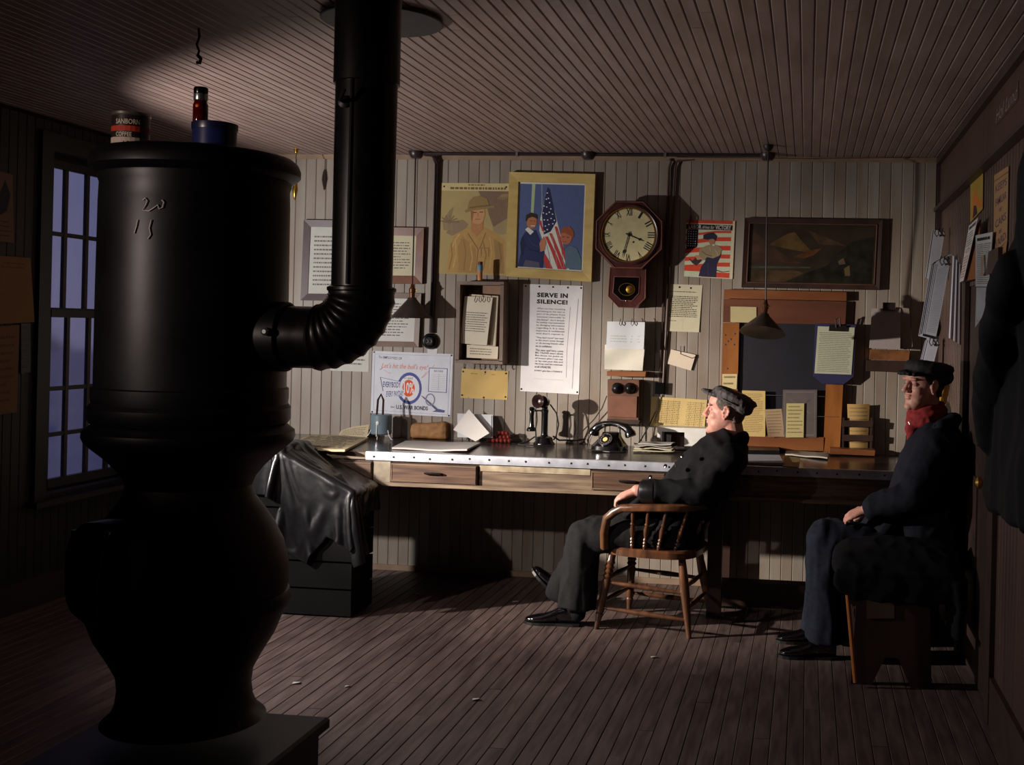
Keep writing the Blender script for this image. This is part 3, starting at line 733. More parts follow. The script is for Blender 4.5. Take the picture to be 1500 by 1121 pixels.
# flag
s_.poly([(.435, .05), (.40, .15), (.34, .42), (.33, .55), (.40, .70), (.46, .98), (.80, .99), (.72, .78), (.62, .52), (.53, .27), (.47, .08)], ink(222, 226, 214))
s_.poly([(.435, .05), (.40, .15), (.36, .36), (.39, .55), (.40, .60), (.50, .56), (.585, .44), (.53, .27), (.47, .08)], ink(40, 44, 86))
for (a, b) in ((.43, .12), (.45, .18), (.42, .19), (.47, .23), (.39, .27), (.43, .28), (.49, .30), (.38, .35), (.43, .36), (.47, .34), (.52, .36), (.40, .43), (.45, .43), (.50, .41), (.55, .43), (.42, .50), (.47, .48), (.53, .47), (.41, .56), (.45, .54)):
    s_.disc(a, b, .012, .0085, paper(230, 230, 230), 5)
for (p0, p1, p2, w0, w1) in (((.44, .62), (.56, .80), (.66, .985), .022, .035), ((.50, .58), (.62, .78), (.73, .985), .02, .03), ((.575, .50), (.67, .72), (.79, .95), .02, .028), ((.41, .82), (.46, .9), (.50, .985), .02, .05), ((.335, .44), (.36, .50), (.39, .56), .02, .016)):
    s_.poly([(p0[0] - w0, p0[1]), (p1[0] - w1 * .9, p1[1]), (p2[0] - w1, p2[1]), (p2[0] + w1, p2[1]), (p1[0] + w1 * .7, p1[1]), (p0[0] + w0, p0[1])], ink(196, 62, 58))
for (a, b, c, d) in ((.42, .64, .52, .97), (.52, .60, .62, .97), (.60, .55, .72, .97)): s_.stroke([(a, b), ((a + c) / 2 + .01, (b + d) / 2), (c, d)], .006, ink(150, 160, 160))
# near boy
s_.poly([(.02, .985), (.08, .78), (.06, .66), (.12, .58), (.28, .55), (.34, .66), (.36, .74), (.42, .80), (.40, .985)], ink(40, 48, 92)); s_.poly([(.10, .985), (.14, .9), (.34, .92), (.36, .985)], ink(86, 84, 104))
s_.stroke([(.10, .70), (.20, .78), (.34, .80)], .012, ink(28, 34, 70)); s_.stroke([(.16, .63), (.24, .72), (.36, .75)], .010, ink(56, 66, 112)); s_.poly([(.05, .7), (.10, .62), (.13, .74), (.10, .86), (.07, .84)], ink(30, 36, 74)); s_.poly([(.12, .55), (.16, .52), (.25, .57), (.20, .61)], paper(226, 226, 220)); s_.poly([(.15, .42), (.14, .50), (.20, .54), (.27, .52), (.29, .42)], ink(168, 106, 74)); s_.disc(.215, .46, .075, .075, ink(186, 120, 84)); s_.poly([(.12, .44), (.13, .38), (.20, .35), (.29, .37), (.30, .42), (.22, .40), (.16, .42), (.14, .46)], ink(52, 38, 34))
s_.rect(.19, .445, .22, .452, ink(50, 34, 30)); s_.rect(.245, .445, .27, .452, ink(50, 34, 30)); s_.rect(.20, .50, .27, .508, paper(230, 220, 210)); s_.poly([(.34, .70), (.40, .62), (.44, .68), (.42, .78), (.36, .80)], ink(196, 132, 96))
# far boy
s_.poly([(.74, .97), (.72, .76), (.80, .71), (.90, .74), (.97, .86), (.975, .97)], ink(96, 120, 138)); s_.disc(.735, .62, .085, .08, ink(190, 116, 88)); s_.poly([(.64, .57), (.68, .51), (.78, .49), (.84, .54), (.85, .62), (.80, .60), (.72, .57)], ink(158, 86, 50))
s_.rect(.68, .61, .71, .618, ink(60, 40, 36)); s_.rect(.745, .615, .78, .623, ink(60, 40, 36)); s_.rect(.69, .665, .74, .672, ink(140, 60, 54))
s_.done('printed_picture')

# --- wall shelf box with clipped papers
box = thing('wall_shelf_box', wall(702, 531, .0), 'open-fronted wooden shelf box hung beside the silence notice', 'shelf box')
m_box = mat('grey_brown_box', (124, 102, 88), .5, var=.15); m_boxin = mat('box_inside', (158, 116, 84), .5, var=.15)
wbox(MB(), [(0, 0)] * 4, 0, .1) if False else None
for pts, nm, mm in (([(669, 412), (738, 413), (738, 418), (669, 417)], 'top_board', m_box), ([(667, 527), (736, 529), (736, 534), (667, 532)], 'bottom_board', m_box),
                    ([(669, 417), (674, 417), (672, 528), (667, 528)], 'side_board', m_box), ([(733, 417), (738, 417), (736, 530), (731, 530)], 'side_board', m_box)):
    build(wbox(MB(), pts, .001, .15), nm, mm, box, smooth=False)
build(wbox(MB(), [(672, 416), (735, 416), (733, 530), (670, 530)], .001, .012), 'back_board', m_boxin, box, smooth=False)
mb = MB()
def clip_wires(name, px, py, off, parent=None, n=2, sp=9, label=None):
    for k in range(n):
        a = wall(px + k * sp, py, off)
        mb = MB().tube([a + Vector((0, .0, .03)), a + Vector((0, -.006, .02)), a + Vector((-.006, -.012, -.004)), a + Vector((.004, -.014, -.014)), a + Vector((.012, -.012, -.002)), a + Vector((.012, -.006, .015))], .0022, 6)
        build(mb, 'wire_clip', m_wire, parent)
s_ = Sheet(q4([(689, 431), (731, 434), (726, 526), (684, 524)], .06), paper(212, 200, 176), .02, 0, name='paper_stack', label='thick stack of papers behind the sheet in the shelf box', cat='paper'); s_.dashes(.1, .82, .9, .98, 3, GRY, 9); s_.done()
s_ = Sheet(q4([(681, 434), (722, 436), (714, 506), (675, 503)], .10), paper(226, 218, 196), .003, 0, curl=lambda u, v: .012 * math.sin(v * 2) , label='typed sheet clipped at the front of the shelf box', cat='paper'); s_.dashes(.12, .32, .92, .75, 9, GRY, 10); s_.done(); clip_wires('c', 697, 440, .12, s_.o, 2, 12)
s_ = Sheet(q4([(684, 505), (730, 508), (729, 526), (684, 524)], .125), paper(222, 210, 186), .003, 0, label='loose slip lying across the bottom of the shelf box', cat='paper'); s_.dashes(.1, .2, .8, .8, 3, GRY, 11); s_.done()
for px in (682, 696, 712, 728):
    a = wall(px, 533, .09)
    build(MB().tube([a, a + Vector((0, 0, -.022)), a + Vector((0, -.008, -.03)), a + Vector((0, -.016, -.024))], .003, 6), 'cup_hook', m_wire, box)
# little tube on top of the box
a = wall(703, 411, .10)
tb = thing('cartridge', a, 'small orange and blue paper tube standing on the shelf box', 'tube')
build(MB().lathe([(.015, 0), (.0155, .002), (.0155, .06), (.001, .06)], a, (0, 0, 1), 14), 'tube_body', mat('orange_card', (206, 136, 66), .5), tb)
build(MB().lathe([(.0155, .06), (.016, .062), (.016, .098), (.0155, .1)], a, (0, 0, 1), 14), 'blue_band', mat('blue_card', (104, 146, 178), .5), tb)
build(MB().lathe([(.0155, .098), (.015, .12), (.001, .12)], a, (0, 0, 1), 14), 'top', mat('maroon_card', (110, 46, 44), .5), tb)
# --- yellow card below the box
s_ = Sheet(q4([(677, 540), (745, 544), (743, 586), (675, 583)]), paper(216, 184, 116), .003, curl=lambda u, v: .004 * math.sin(9 * u + 3 * v), label='blank buff card tacked below the shelf box', cat='card')
s_.dashes(.2, .12, .8, .2, 1, ink(170, 130, 76), 3); s_.done(); pins(s_, [(.03, .1), (.5, .08), (.95, .08), (.03, .9), (.5, .95), (.96, .9)], m_wire)

# --- SERVE IN SILENCE poster
s_ = Sheet(q4([(767, 416), (854, 419), (848, 578), (762, 573)]), paper(236, 234, 236), .002, label='tall white poster headed with a call to silence', cat='poster')
s_.text('SERVE IN', .235, .075, .755, .118, BLK, .05, space=1.1); s_.text('SILENCE!', .235, .137, .755, .178, BLK, .05, space=1.1)
tx = ['When you hear something', 'pertaining to the war or', 'part of its phases from', 'someone reasonably "in', 'the know", don\'t broad-', 'be unduly representative', 'by divulging information', 'regarding it. It is vital,', 'important & confidential', "and don't repeat it.", None, '"They don\'t know" just want', 'in the short snow though', 'or do among friends who', 'are in confidence', None, 'The next said here come', 'BIG TALKER wasn\'t afraid,', 'But those we point us', 'of boasts plus I can say', 'or by cast past this and', 'the boys and his comrade', 'or all CASUALTIES', None, "DON'T give him a CHANCE"]
v = .215
for k, line in enumerate(tx):
    if line is None: v += .012; continue
    s_.text(line, .245 - .0004 * k, v, (.72 if len(line) > 19 else .52) - .0006 * k, v + .019, ink(52, 48, 56), .006); v += .0258
s_.rect(.22, .875, .73, .878, ink(190, 180, 190)); s_.stroke([(.80, .2), (.77, .62), (.775, .85)], .006, ink(196, 194, 204)); s_.stroke([(.93, .12), (.89, .6), (.88, .95)], .012, ink(206, 206, 214))
s_.done('printed_text'); pins(s_, [(.04, .02), (.27, .02), (.5, .02), (.75, .02), (.97, .02), (.02, .98), (.97, .98)], m_conduit)

# --- schoolhouse clock
CD = .165
cc = wall(921, 344, CD); oct_r = .232
clock = thing('wall_clock', Vector((cc.x, D - .001, cc.z - .5)), 'octagonal mahogany pendulum wall clock with cream roman dial', 'clock')
U_ = Vector((0, 0, 1)); tilt = .012
def rot2(a, r): return Vector((r * math.sin(a), 0, r * math.cos(a)))
def oct_pts(r, y_): return [Vector((cc.x, y_, cc.z)) + rot2(math.radians(22.5 + 45 * k), r) for k in range(8)]
build(MB().prism(oct_pts(oct_r * .90, D - .002), (0, -(CD - .05), 0)), 'clock_case', m_mahog, clock, smooth=False)
build(MB().prism(oct_pts(oct_r, D - CD + .06), (0, -.05, 0), inset=.018), 'octagon_front', m_mahog, clock, smooth=False)
fy = D - CD + .008
op = oct_pts(oct_r * .955, fy)
build(MB().tube(op + [op[0]], .004, 6), 'octagon_moulding', mat('mahogany_highlight', (128, 84, 74), .25, coat=.4), clock)  # lighter mahogany paints the highlight lines along the clock trim
fc_ = Vector((cc.x, fy, cc.z)); DR = .170
build(MB().lathe([(DR + .022, 0), (DR + .020, .012), (DR + .012, .018), (DR + .002, .014), (DR, .004)], fc_, (0, -1, 0), 48, caps=False), 'bezel', m_mahog, clock)
build(MB().lathe([(DR + .004, .010), (DR + .003, .017), (DR - .004, .017), (DR - .006, .006)], fc_, (0, -1, 0), 48, caps=False), 'brass_ring', m_brass, clock)
dial = build(MB().lathe([(DR + .003, .002), (DR, .005), (.001, .005)], fc_, (0, -1, 0), 48), 'dial', mat('cream_dial', (206, 196, 150), .5, var=.07, scale=18), clock)
yd = fy - .0062
for k, t in enumerate(['XII', 'I', 'II', 'III', 'IIII', 'V', 'VI', 'VII', 'VIII', 'IX', 'X', 'XI']):
    vs_, fs = glyphs(t, 0.01); a = math.radians(30 * k); w = .0105 * len(t) + .004
    mb = MB().use(BLK).add([Vector((cc.x, yd, cc.z)) + rot2(a, DR * .70 + DR * .25 * y_) + rot2(a + math.pi / 2, (x_ - .5) * w) for x_, y_ in vs_], fs)
    build_flat(mb, 'numeral', clock)
mb = MB().use(BLK); n = 48; vs_ = []; fs = []
for i in range(n):
    a = 2 * math.pi * i / n; vs_ += [Vector((cc.x, yd, cc.z)) + rot2(a, DR * .965), Vector((cc.x, yd, cc.z)) + rot2(a, DR * .955)]
    j = (i + 1) % n; fs.append((2 * i, 2 * i + 1, 2 * j + 1, 2 * j))
mb.add(vs_, fs); build_flat(mb, 'minute_ring', clock)
def hand(a, L, w, name, e):
    mb = MB(); c = Vector((cc.x, yd - e, cc.z)); d = rot2(a, 1); s2 = rot2(a + math.pi / 2, 1)
    ring = [c - d * .02 + s2 * w * .5, c + d * L * .62 + s2 * w * .4, c + d * L * .70 + s2 * w * 1.3, c + d * L * .8 + s2 * w * .4, c + d * L, c + d * L * .8 - s2 * w * .4, c + d * L * .70 - s2 * w * 1.3, c + d * L * .62 - s2 * w * .4, c - d * .02 - s2 * w * .5]
    mb.prism(ring, (0, -.0015, 0)); build(mb, name, m_black, clock, smooth=False)
hand(math.radians(112), DR * .62, .007, 'hour_hand', .002); hand(math.radians(195), DR * .90, .006, 'minute_hand', .005)
build(MB().lathe([(.010, 0), (.010, .009), (.004, .011)], (cc.x, yd, cc.z), (0, -1, 0), 14), 'hand_hub', m_black, clock)
build(MB().lathe([(.006, 0), (.006, .001)], (cc.x + .03, yd, cc.z - .045), (0, -1, 0), 10), 'winding_hole', m_black, clock)
low = [(894, 392), (946, 393), (945, 437), (931, 451), (906, 450), (891, 434)]
build(wbox(MB(), low, .002, .125), 'pendulum_case', m_mahog, clock, smooth=False)
li = [wall(x_, y_, .127) for x_, y_ in ((900, 405), (937, 406), (936, 430), (926, 441), (910, 440), (898, 429))]
build(MB().tube(li + [li[0]], .003, 6), 'door_moulding', MATS['mahogany_highlight'], clock)
lo2 = [wall(x_, y_, .126) for x_, y_ in low]
build(MB().tube(lo2 + [lo2[0]], .0032, 6), 'case_moulding', MATS['mahogany_highlight'], clock)
build(wbox(MB(), [(901, 406), (936, 407), (935, 429), (925, 440), (910, 439), (899, 428)], .12, .126), 'pendulum_glass', mat('dark_glass', (14, 12, 14), .08, spec=.6), clock, smooth=False)
pc = wall(918.5, 424, .127); mb = MB(); rg = [pc + Vector((.050 * math.cos(t), -.002, .038 * math.sin(t))) for t in [2 * math.pi * i / 24 for i in range(25)]]
build(mb.tube(rg, .0028, 6), 'gilt_oval', m_brass, clock)
build(MB().lathe([(.026, 0), (.024, .003), (.012, .006), (.001, .007)], pc + Vector((.018, 0, 0)), (0, -1, 0), 20), 'pendulum_bob', m_brass, clock)
build(MB().ball(wall(917, 441, .13), .005), 'case_knob', m_chrome, clock)

# --- clipped papers on the ledge over the wall telephone
led = build(wbox(MB(), [(889, 544), (946, 545), (945, 552), (889, 551)], .001, .10), 'wall_ledge', m_oakh, None, 'narrow wooden ledge fixed above the wall telephone', 'ledge', smooth=False)
s_ = Sheet(q4([(887, 505), (945, 507), (942, 543), (886, 541)], .075), paper(212, 208, 194), .02, 0, curl=lambda u, v: .008 * math.sin(5 * u + 4 * v), name='paper_stack', label='rumpled lower bundle of papers resting on the wall ledge', cat='paper'); s_.done()
s_ = Sheet(q4([(890, 471), (945, 472), (944, 512), (889, 510)], .085), paper(206, 210, 214), .012, 0, curl=lambda u, v: .022 * v * v + .004 * math.sin(7 * u), name='paper_stack', label='upper bundle of blank sheets hung on wire clips above the wall ledge', cat='paper'); s_.dashes(.1, .5, .9, .8, 3, ink(180, 180, 180), 4); s_.done(); clip_wires('c', 909, 474, .10, s_.o, 2, 17)
# --- wall telephone ringer box
tel = thing('wall_telephone', wall(912, 621, 0), 'brown wooden wall telephone box with two bell gongs', 'telephone')
build(wbox(MB(), [(890, 556), (936, 557), (935, 617), (890, 615)], .001, .10), 'case', mat('phone_oak', (110, 76, 56), .4, var=.2, scale=9, col2=(84, 54, 42)), tel, smooth=False)
build(wbox(MB(), [(891, 580), (933, 581), (932, 612), (890, 610)], .10, .112), 'door', mat('phone_door', (124, 84, 66), .38, var=.15, scale=9), tel, smooth=False)
build(wbox(MB(), [(889, 614), (937, 616), (935, 622), (890, 620)], .001, .115), 'base_moulding', m_darkwood, tel, smooth=False)
for px in (904, 922.5):
    build(MB().lathe([(.036, 0), (.036, .008), (.030, .022), (.014, .032), (.012, .036), (.008, .038), (.001, .038)], wall(px, 569, .10), (0, -1, 0), 20), 'bell_gong', mat('gong', (36, 34, 36), .3, metal=.6), tel)

# --- labor poster
s_ = Sheet(q4([(1006, 322), (1077, 324), (1073, 409), (1002, 405)]), ink(200, 206, 178), .002, label='red and white striped poster of a worker under a victory headline', cat='poster')
RD = ink(208, 72, 48); CRM = paper(206, 214, 186)
s_.rect(0, 0, .955, .055, RD); s_.rect(0, .075, .955, .165, ink(30, 28, 34)); s_.text('LABOR', .05, .082, .31, .155, paper(220, 216, 206), .012); s_.text('drives for', .33, .09, .58, .15, paper(214, 210, 200), 0, shear=.35); s_.text('VICTORY', .60, .082, .92, .155, paper(220, 216, 206), .012)
for k, (v0, v1) in enumerate(((.19, .23), (.30, .37), (.45, .53), (.60, .67), (.74, .81), (.89, .985))):
    s_.poly([(.0, v0 + .06), (.0, v1 + .06), (.3, v1 + .03), (.6, v1 - .01), (.93, v1 - .02), (.93, v0 - .02), (.6, v0 - .01), (.3, v0 + .03)] if k < 5 else [(.0, .84), (.0, .90), (.35, .90), (.36, .99), (.93, .985), (.93, .9), (.6, .9), (.35, .84)], RD)
s_.poly([(.02, .17), (.02, .53), (.24, .48), (.25, .17)], ink(34, 34, 64))
for i in range(4):
    for j in range(7): s_.disc(.055 + .05 * i, .205 + .042 * j, .014, .011, paper(226, 226, 226), 5)
s_.poly([(.30, .985), (.34, .82), (.42, .72), (.44, .62), (.46, .50), (.60, .44), (.74, .48), (.74, .60), (.66, .76), (.66, .985)], ink(44, 44, 70))
s_.poly([(.30, .50), (.44, .44), (.52, .42), (.66, .43), (.76, .49), (.72, .60), (.58, .66), (.46, .64), (.40, .70), (.28, .68)], ink(154, 138, 108)); s_.poly([(.08, .68), (.16, .72), (.22, .66), (.36, .70), (.24, .80), (.16, .76)], ink(60, 50, 52)); s_.poly([(.20, .62), (.30, .62), (.36, .68), (.26, .7)], ink(190, 140, 108))
s_.stroke([(.34, .54), (.44, .60), (.56, .62)], .018, ink(116, 100, 78)); s_.stroke([(.60, .50), (.66, .56), (.68, .62)], .016, ink(182, 166, 134)); s_.stroke([(.50, .46), (.52, .54)], .014, ink(182, 166, 134)); s_.stroke([(.48, .74), (.50, .96)], .016, ink(62, 62, 92)); s_.disc(.54, .36, .062, .068, ink(176, 122, 96)); s_.poly([(.36, .33), (.36, .26), (.46, .22), (.56, .21), (.64, .27), (.62, .35), (.56, .32), (.46, .34)], ink(34, 44, 60)); s_.rect(.56, .415, .60, .44, paper(226, 220, 210))
s_.rect(.955, 0, 1, 1, paper(222, 206, 176)); s_.stroke([(.64, .86), (.78, .89), (.92, .87)], .012, ink(60, 66, 60)); s_.done('printed_picture')
a = wall(1012, 326, .004); build(MB().tube([a + Vector((0, -.002, .04)), a + Vector((-.004, -.012, .01)), a + Vector((-.012, -.008, -.02))], .005, 6), 'spring_clip', mat('red_clip', (90, 20, 20), .4), s_.o)
# --- typed letter
s_ = Sheet(q4([(977, 416), (1029, 418), (1024, 487), (973, 485)]), paper(206, 200, 172), .002, curl=lambda u, v: .005 * v, label='creased cream typed letter tacked below the labor poster', cat='letter'); s_.dashes(.12, .14, .9, .18, 1, BLK, 30); s_.dashes(.1, .24, .92, .70, 12, ink(70, 66, 60), 31, h=.45); s_.rect(.52, .02, .524, .98, ink(180, 174, 150)); s_.dashes(.12, .76, .4, .8, 1, GRY, 2); s_.done('printed_text'); pins(s_, [(.36, .06), (.68, .07)], m_wire)
# --- tilted card with a clip
s_ = Sheet(q4([(983, 512), (1019, 520), (1012, 543), (978, 533)], .012), paper(222, 206, 186), .003, 0, label='small tilted card held by a wire clip', cat='card'); s_.done()
a = wall(997, 514, .016); b_ = wall(1014, 525, .016)
build(MB().tube([a + Vector((0, 0, .03)), a + Vector((0, 0, -.02)), b_, b_ + Vector((.02, .0, .01))], .0022, 6), 'wire_clip', m_wire, s_.o)
# --- pale ruled sheet
s_ = Sheet(q4([(955, 581), (1036, 586), (1032, 629), (951, 624)]), paper(204, 180, 122), .002, curl=lambda u, v: .003 * math.sin(8 * u), label='yellowed ruled timetable sheet behind the reclining man', cat='sheet'); s_.dashes(.1, .1, .96, .9, 13, ink(140, 118, 76), 33, h=.4, lo=.01, hi=.04, gap=.012, ragged=.05)
for k in range(9): s_.rect(.1 + .1 * k, .08, .104 + .1 * k, .92, ink(150, 128, 84))
s_.done('printed_text')
# --- dark landscape painting
r_, s_ = framed('landscape_painting', [(1091, 319), (1293, 322), (1288, 425), (1086, 421)], .032, m_darkwood, mat('oil_ground', (58, 46, 36), .35, var=.25, scale=8, col2=(40, 34, 28)), .035, 'dim dark-framed mountain landscape painting', 'painting', lip=mat('gilt_worn', (98, 70, 60), .4))
s_.poly([(.0, .1), (.12, .25), (.26, .5), (.42, .66), (.0, .66)], mat('oil_slope', (74, 54, 42), .35, var=.3, scale=10)); s_.poly([(.16, .36), (.30, .17), (.36, .14), (.40, .24), (.52, .5), (.3, .42)], mat('oil_peak', (100, 78, 46), .35, var=.3, scale=12)); s_.poly([(.46, .1), (.54, .16), (.78, .36), (.56, .34)], mat('oil_cloud', (92, 70, 52), .35, var=.3, scale=12)); s_.poly([(.36, .56), (.46, .46), (.58, .40), (.52, .52), (.44, .58)], mat('oil_ridge', (104, 66, 36), .35, var=.3, scale=12))
s_.poly([(.0, .72), (.5, .72), (.5, .74), (.0, .76)], mat('oil_water', (70, 78, 60), .3, var=.2)); s_.poly([(0, .8), (.36, .78), (.5, .84), (.3, .98), (0, .98)], mat('oil_bank', (82, 64, 42), .35, var=.3, scale=12)); s_.poly([(.3, .98), (.44, .84), (.62, .70), (.70, .5), (.80, .3), (.98, .2), (.98, .98)], mat('oil_trees', (42, 38, 28), .4, var=.35, scale=14)); s_.poly([(.76, .74), (.80, .68), (.81, .86), (.77, .86)], mat('oil_fall', (104, 92, 60), .4, var=.2)); s_.poly([(.71, .62), (.75, .56), (.77, .66), (.72, .68)], mat('oil_light', (108, 84, 70), .4, var=.2))
s_.done('painted_scene')

# --- train board: planks, posts and blackboard
brd = thing('notice_board', wall(1146, 662, 0), 'black notice board framed in orange and brown planks behind the hanging lamp', 'notice board')
build(wbox(MB(), [(1078, 470), (1236, 474), (1232, 660), (1074, 655)], .001, .012), 'black_panel', mat('slate_black', (22, 21, 34), .55, var=.15, scale=6), brd, smooth=False)
build(wbox(MB(), [(1061, 424), (1240, 428), (1240, 441), (1060, 437)], .001, .045), 'top_plank', m_oakh, brd, smooth=False)
build(wbox(MB(), [(1060, 438), (1240, 442), (1238, 476), (1059, 472)], .001, .035), 'upper_plank', mat('red_brown_plank', (112, 66, 46), .45, var=.2, scale=8, stretch=(.3, 1, 1)), brd, smooth=False)
build(wbox(MB(), [(1059, 473), (1083, 473), (1078, 655), (1054, 655)], .001, .032), 'left_post', m_oak, brd, smooth=False)
build(wbox(MB(), [(1210, 563), (1235, 564), (1230, 664), (1206, 662)], .001, .05), 'right_post', m_oak, brd, smooth=False)
build(wbox(MB(), [(1076, 637), (1209, 641), (1207, 661), (1074, 657)], .001, .05), 'bottom_rail', m_oakh, brd, smooth=False)
for (y0, x0, x1) in ((579, 1080, 1210), (609, 1120, 1228)):
    build(MB().tube([wall(x0, y0 - 1, .05), wall(x1, y0 + 2, .052)], .0018, 5), 'retaining_wire', m_chrome, brd)
mb = MB()
for (x_, y_) in ((1062, 491), (1066, 500), (1070, 497), (1076, 489), (1075, 505), (1062, 505), (1065, 540)): mb.lathe([(.006, 0), (.004, .003)], wall(x_, y_, .033), (0, -1, 0), 8)
build(mb, 'nails', m_chrome, brd)
def card(pts, off, col, label, lines=0, curl=None, seed=1, cat='card', th=.002, name='paper_sheet'):
    s_ = Sheet(q4(pts, off), paper(*col), th, 0, curl=curl, label=label, cat=cat, name=name)
    if lines: s_.dashes(.08, .06, .92, .92, lines * 2, ink(132, 112, 80), seed, h=.28, lo=.04, hi=.16)
    s_.done(); return s_
card([(1070, 449), (1108, 450), (1108, 473), (1070, 472)], .038, (190, 178, 132), 'blank cream card tacked on the upper plank', 0)
card([(1058, 548), (1080, 548), (1079, 570), (1058, 570)], .034, (206, 190, 140), 'small cream card on the left post above the reclining man', 1)
card([(1087, 572), (1121, 573), (1121, 640), (1087, 639)], .052, (200, 172, 112), 'tall handwritten buff sheet at the left of the black panel', 11, seed=41)
card([(1120, 600), (1145, 599), (1149, 640), (1125, 640)], .056, (166, 142, 112), 'short curled slip next to the tall buff sheet', 4, curl=lambda u, v: .02 * (1 - u) * (1 - u) * v, seed=42)
s_ = Sheet(q4([(1147, 571), (1197, 571), (1196, 641), (1145, 640)], .052), mat('grey_card', (92, 84, 82), .6, var=.1), .006, 0, label='grey embossed folder standing in the notice board', cat='folder', name='folder'); s_.stroke([(.06, .05), (.94, .05), (.94, .95), (.06, .95), (.06, .05)], .02, ink(116, 106, 102)); s_.stroke([(.2, .2), (.8, .5)], .02, ink(110, 100, 96)); s_.stroke([(.2, .6), (.8, .2)], .02, ink(76, 70, 70)); s_.done()
card([(1152, 591), (1178, 591), (1177, 641), (1151, 641)], .066, (186, 174, 122), 'narrow cream ticket in front of the grey folder', 4, seed=43)
# clipboard hanging on the board
cb = thing('clipboard', wall(1222, 563, .05), 'blue-backed clipboard with a ruled sheet hanging on the notice board', 'clipboard')
build(wbox(MB(), [(1194, 474), (1254, 476), (1250, 552), (1236, 563), (1204, 562), (1191, 551)], .052, .06), 'backing_board', mat('navy_card', (46, 46, 84), .5, var=.1), cb, smooth=False)
sh = Sheet(q4([(1198, 478), (1252, 480), (1247, 549), (1193, 547)], .062), paper(180, 182, 160), .002, 0, parent=cb, name='ruled_sheet')
sh.dashes(.06, .12, .94, .97, 22, ink(130, 128, 108), 44, h=.35, lo=.05, hi=.2, gap=.01, ragged=.1); sh.done('printed_text')
mb = MB(); wbox(mb, [(1215, 476), (1240, 477), (1239, 486), (1214, 485)], .06, .075); build(mb, 'clip_plate', mat('dark_clip', (60, 50, 48), .3, metal=.6), cb, smooth=False)
build(MB().tube([wall(1225, 480, .075), wall(1224, 468, .085), wall(1230, 465, .085), wall(1231, 478, .075)], .005, 8), 'clip_lever', m_conduit, cb)
# papers clipped on the block to the right
blk = build(wbox(MB(), [(1275, 512), (1333, 514), (1331, 529), (1274, 527)], .001, .08), 'wooden_block', mat('knotty_block', (138, 88, 50), .5, var=.25, scale=12), None, 'knotty wooden block under the grey papers by the right corner', 'block', smooth=False)
build(wbox(MB(), [(1270, 528), (1344, 530), (1342, 546), (1269, 544)], .001, .11), 'wall_shelf', m_darkwood, None, 'small dark shelf above the seated man on the bench', 'shelf', smooth=False)
s_ = card([(1277, 452), (1319, 452), (1318, 512), (1273, 510)], .075, (164, 154, 152), 'grey sheaf of papers clipped on the wall right of the clipboard', 0, curl=lambda u, v: .02 * math.sin(v * 2.6), cat='papers', th=.012, name='paper_stack')
a = wall(1303, 447, .09); build(MB().box(a + Vector((-.04, -.012, -.035)), a + Vector((.035, .02, .015))), 'bulldog_clip', m_conduit, s_.o, smooth=False)
card([(1312, 450), (1331, 452), (1337, 508), (1324, 514)], .065, (150, 136, 128), 'folded brown paper tucked behind the grey sheaf', 0, curl=lambda u, v: .012 * math.sin(v * 3 + 1), cat='papers', th=.006)
# letter rack by the seated man
rk = thing('letter_rack', wall(1256, 667, 0), 'slatted dark letter rack holding one curled note beside the notice board', 'rack')
for (y0, y1) in ((616, 625), (637, 646), (656, 660)):
    build(wbox(MB(), [(1234, y0), (1279, y0 + 1), (1278, y1 + 1), (1233, y1)], .06, .072), 'slat', m_darkwood, rk, smooth=False)
for x0 in (1234, 1275):
    build(wbox(MB(), [(x0, 612), (x0 + 3, 612), (x0 + 2, 662), (x0 - 1, 662)], .001, .06), 'rack_side', m_darkwood, rk, smooth=False)
build(wbox(MB(), [(1216, 657), (1282, 660), (1281, 668), (1215, 665)], .056, .16), 'rack_base', m_oakh, rk, smooth=False)
card([(1241, 592), (1274, 592), (1271, 657), (1243, 657)], .035, (170, 136, 82), 'curled orange note standing in the slatted rack', 5, curl=lambda u, v: .016 * math.sin(math.pi * u), seed=47, cat='note')

# --- wiring: ceiling conduit, junction boxes, drops
mc = thing('ceiling_conduit', Vector((-1.2, D - .06, CEIL)), 'dark electric conduit running along the ceiling edge of the back wall', 'conduit')
YC = D - .17; ZC = CEIL - .014
build(MB().tube([(at(612, 217, Y=YC).x, YC, ZC), (at(1125, 217, Y=YC).x, YC, ZC)], .011, 10), 'pipe', m_conduit, mc)
for px in (610, 862, 1125):
    xx = at(px, 217, Y=YC).x
    build(MB().lathe([(.048, 0), (.048, .012), (.042, .03), (.03, .045), (.001, .045)], (xx, YC, CEIL), (0, 0, -1), 20), 'junction_box', m_conduit, mc)
for px in (758, 975):
    xx = at(px, 217, Y=YC).x; build(MB().box((xx - .008, YC - .016, CEIL - .03), (xx + .008, YC + .016, CEIL)), 'pipe_strap', m_chrome, mc, smooth=False)
a = Vector((at(622, 217, Y=YC).x, YC, ZC))
p1, p2 = wall(640, 260, .02), wall(632, 488, .02)
dr = thing('wall_conduit', p2, 'dark conduit dropping down the wall to a round switch', 'conduit')
build(MB().tube([a, a + Vector((.05, .005, -.004)), Vector((p1.x - .02, D - .12, p1.z + .15)), Vector((p1.x - .008, D - .06, p1.z + .13)), Vector((p1.x, D - .022, p1.z + .09)), p1, p2], .0155, 10), 'pipe', m_conduit, dr)
so = wall(631, 500, .005)
build(MB().lathe([(.052, 0), (.052, .014), (.044, .024), (.034, .026), (.034, .034), (.026, .040), (.001, .040)], so, (0, -1, 0), 24), 'switch', m_bake, dr)
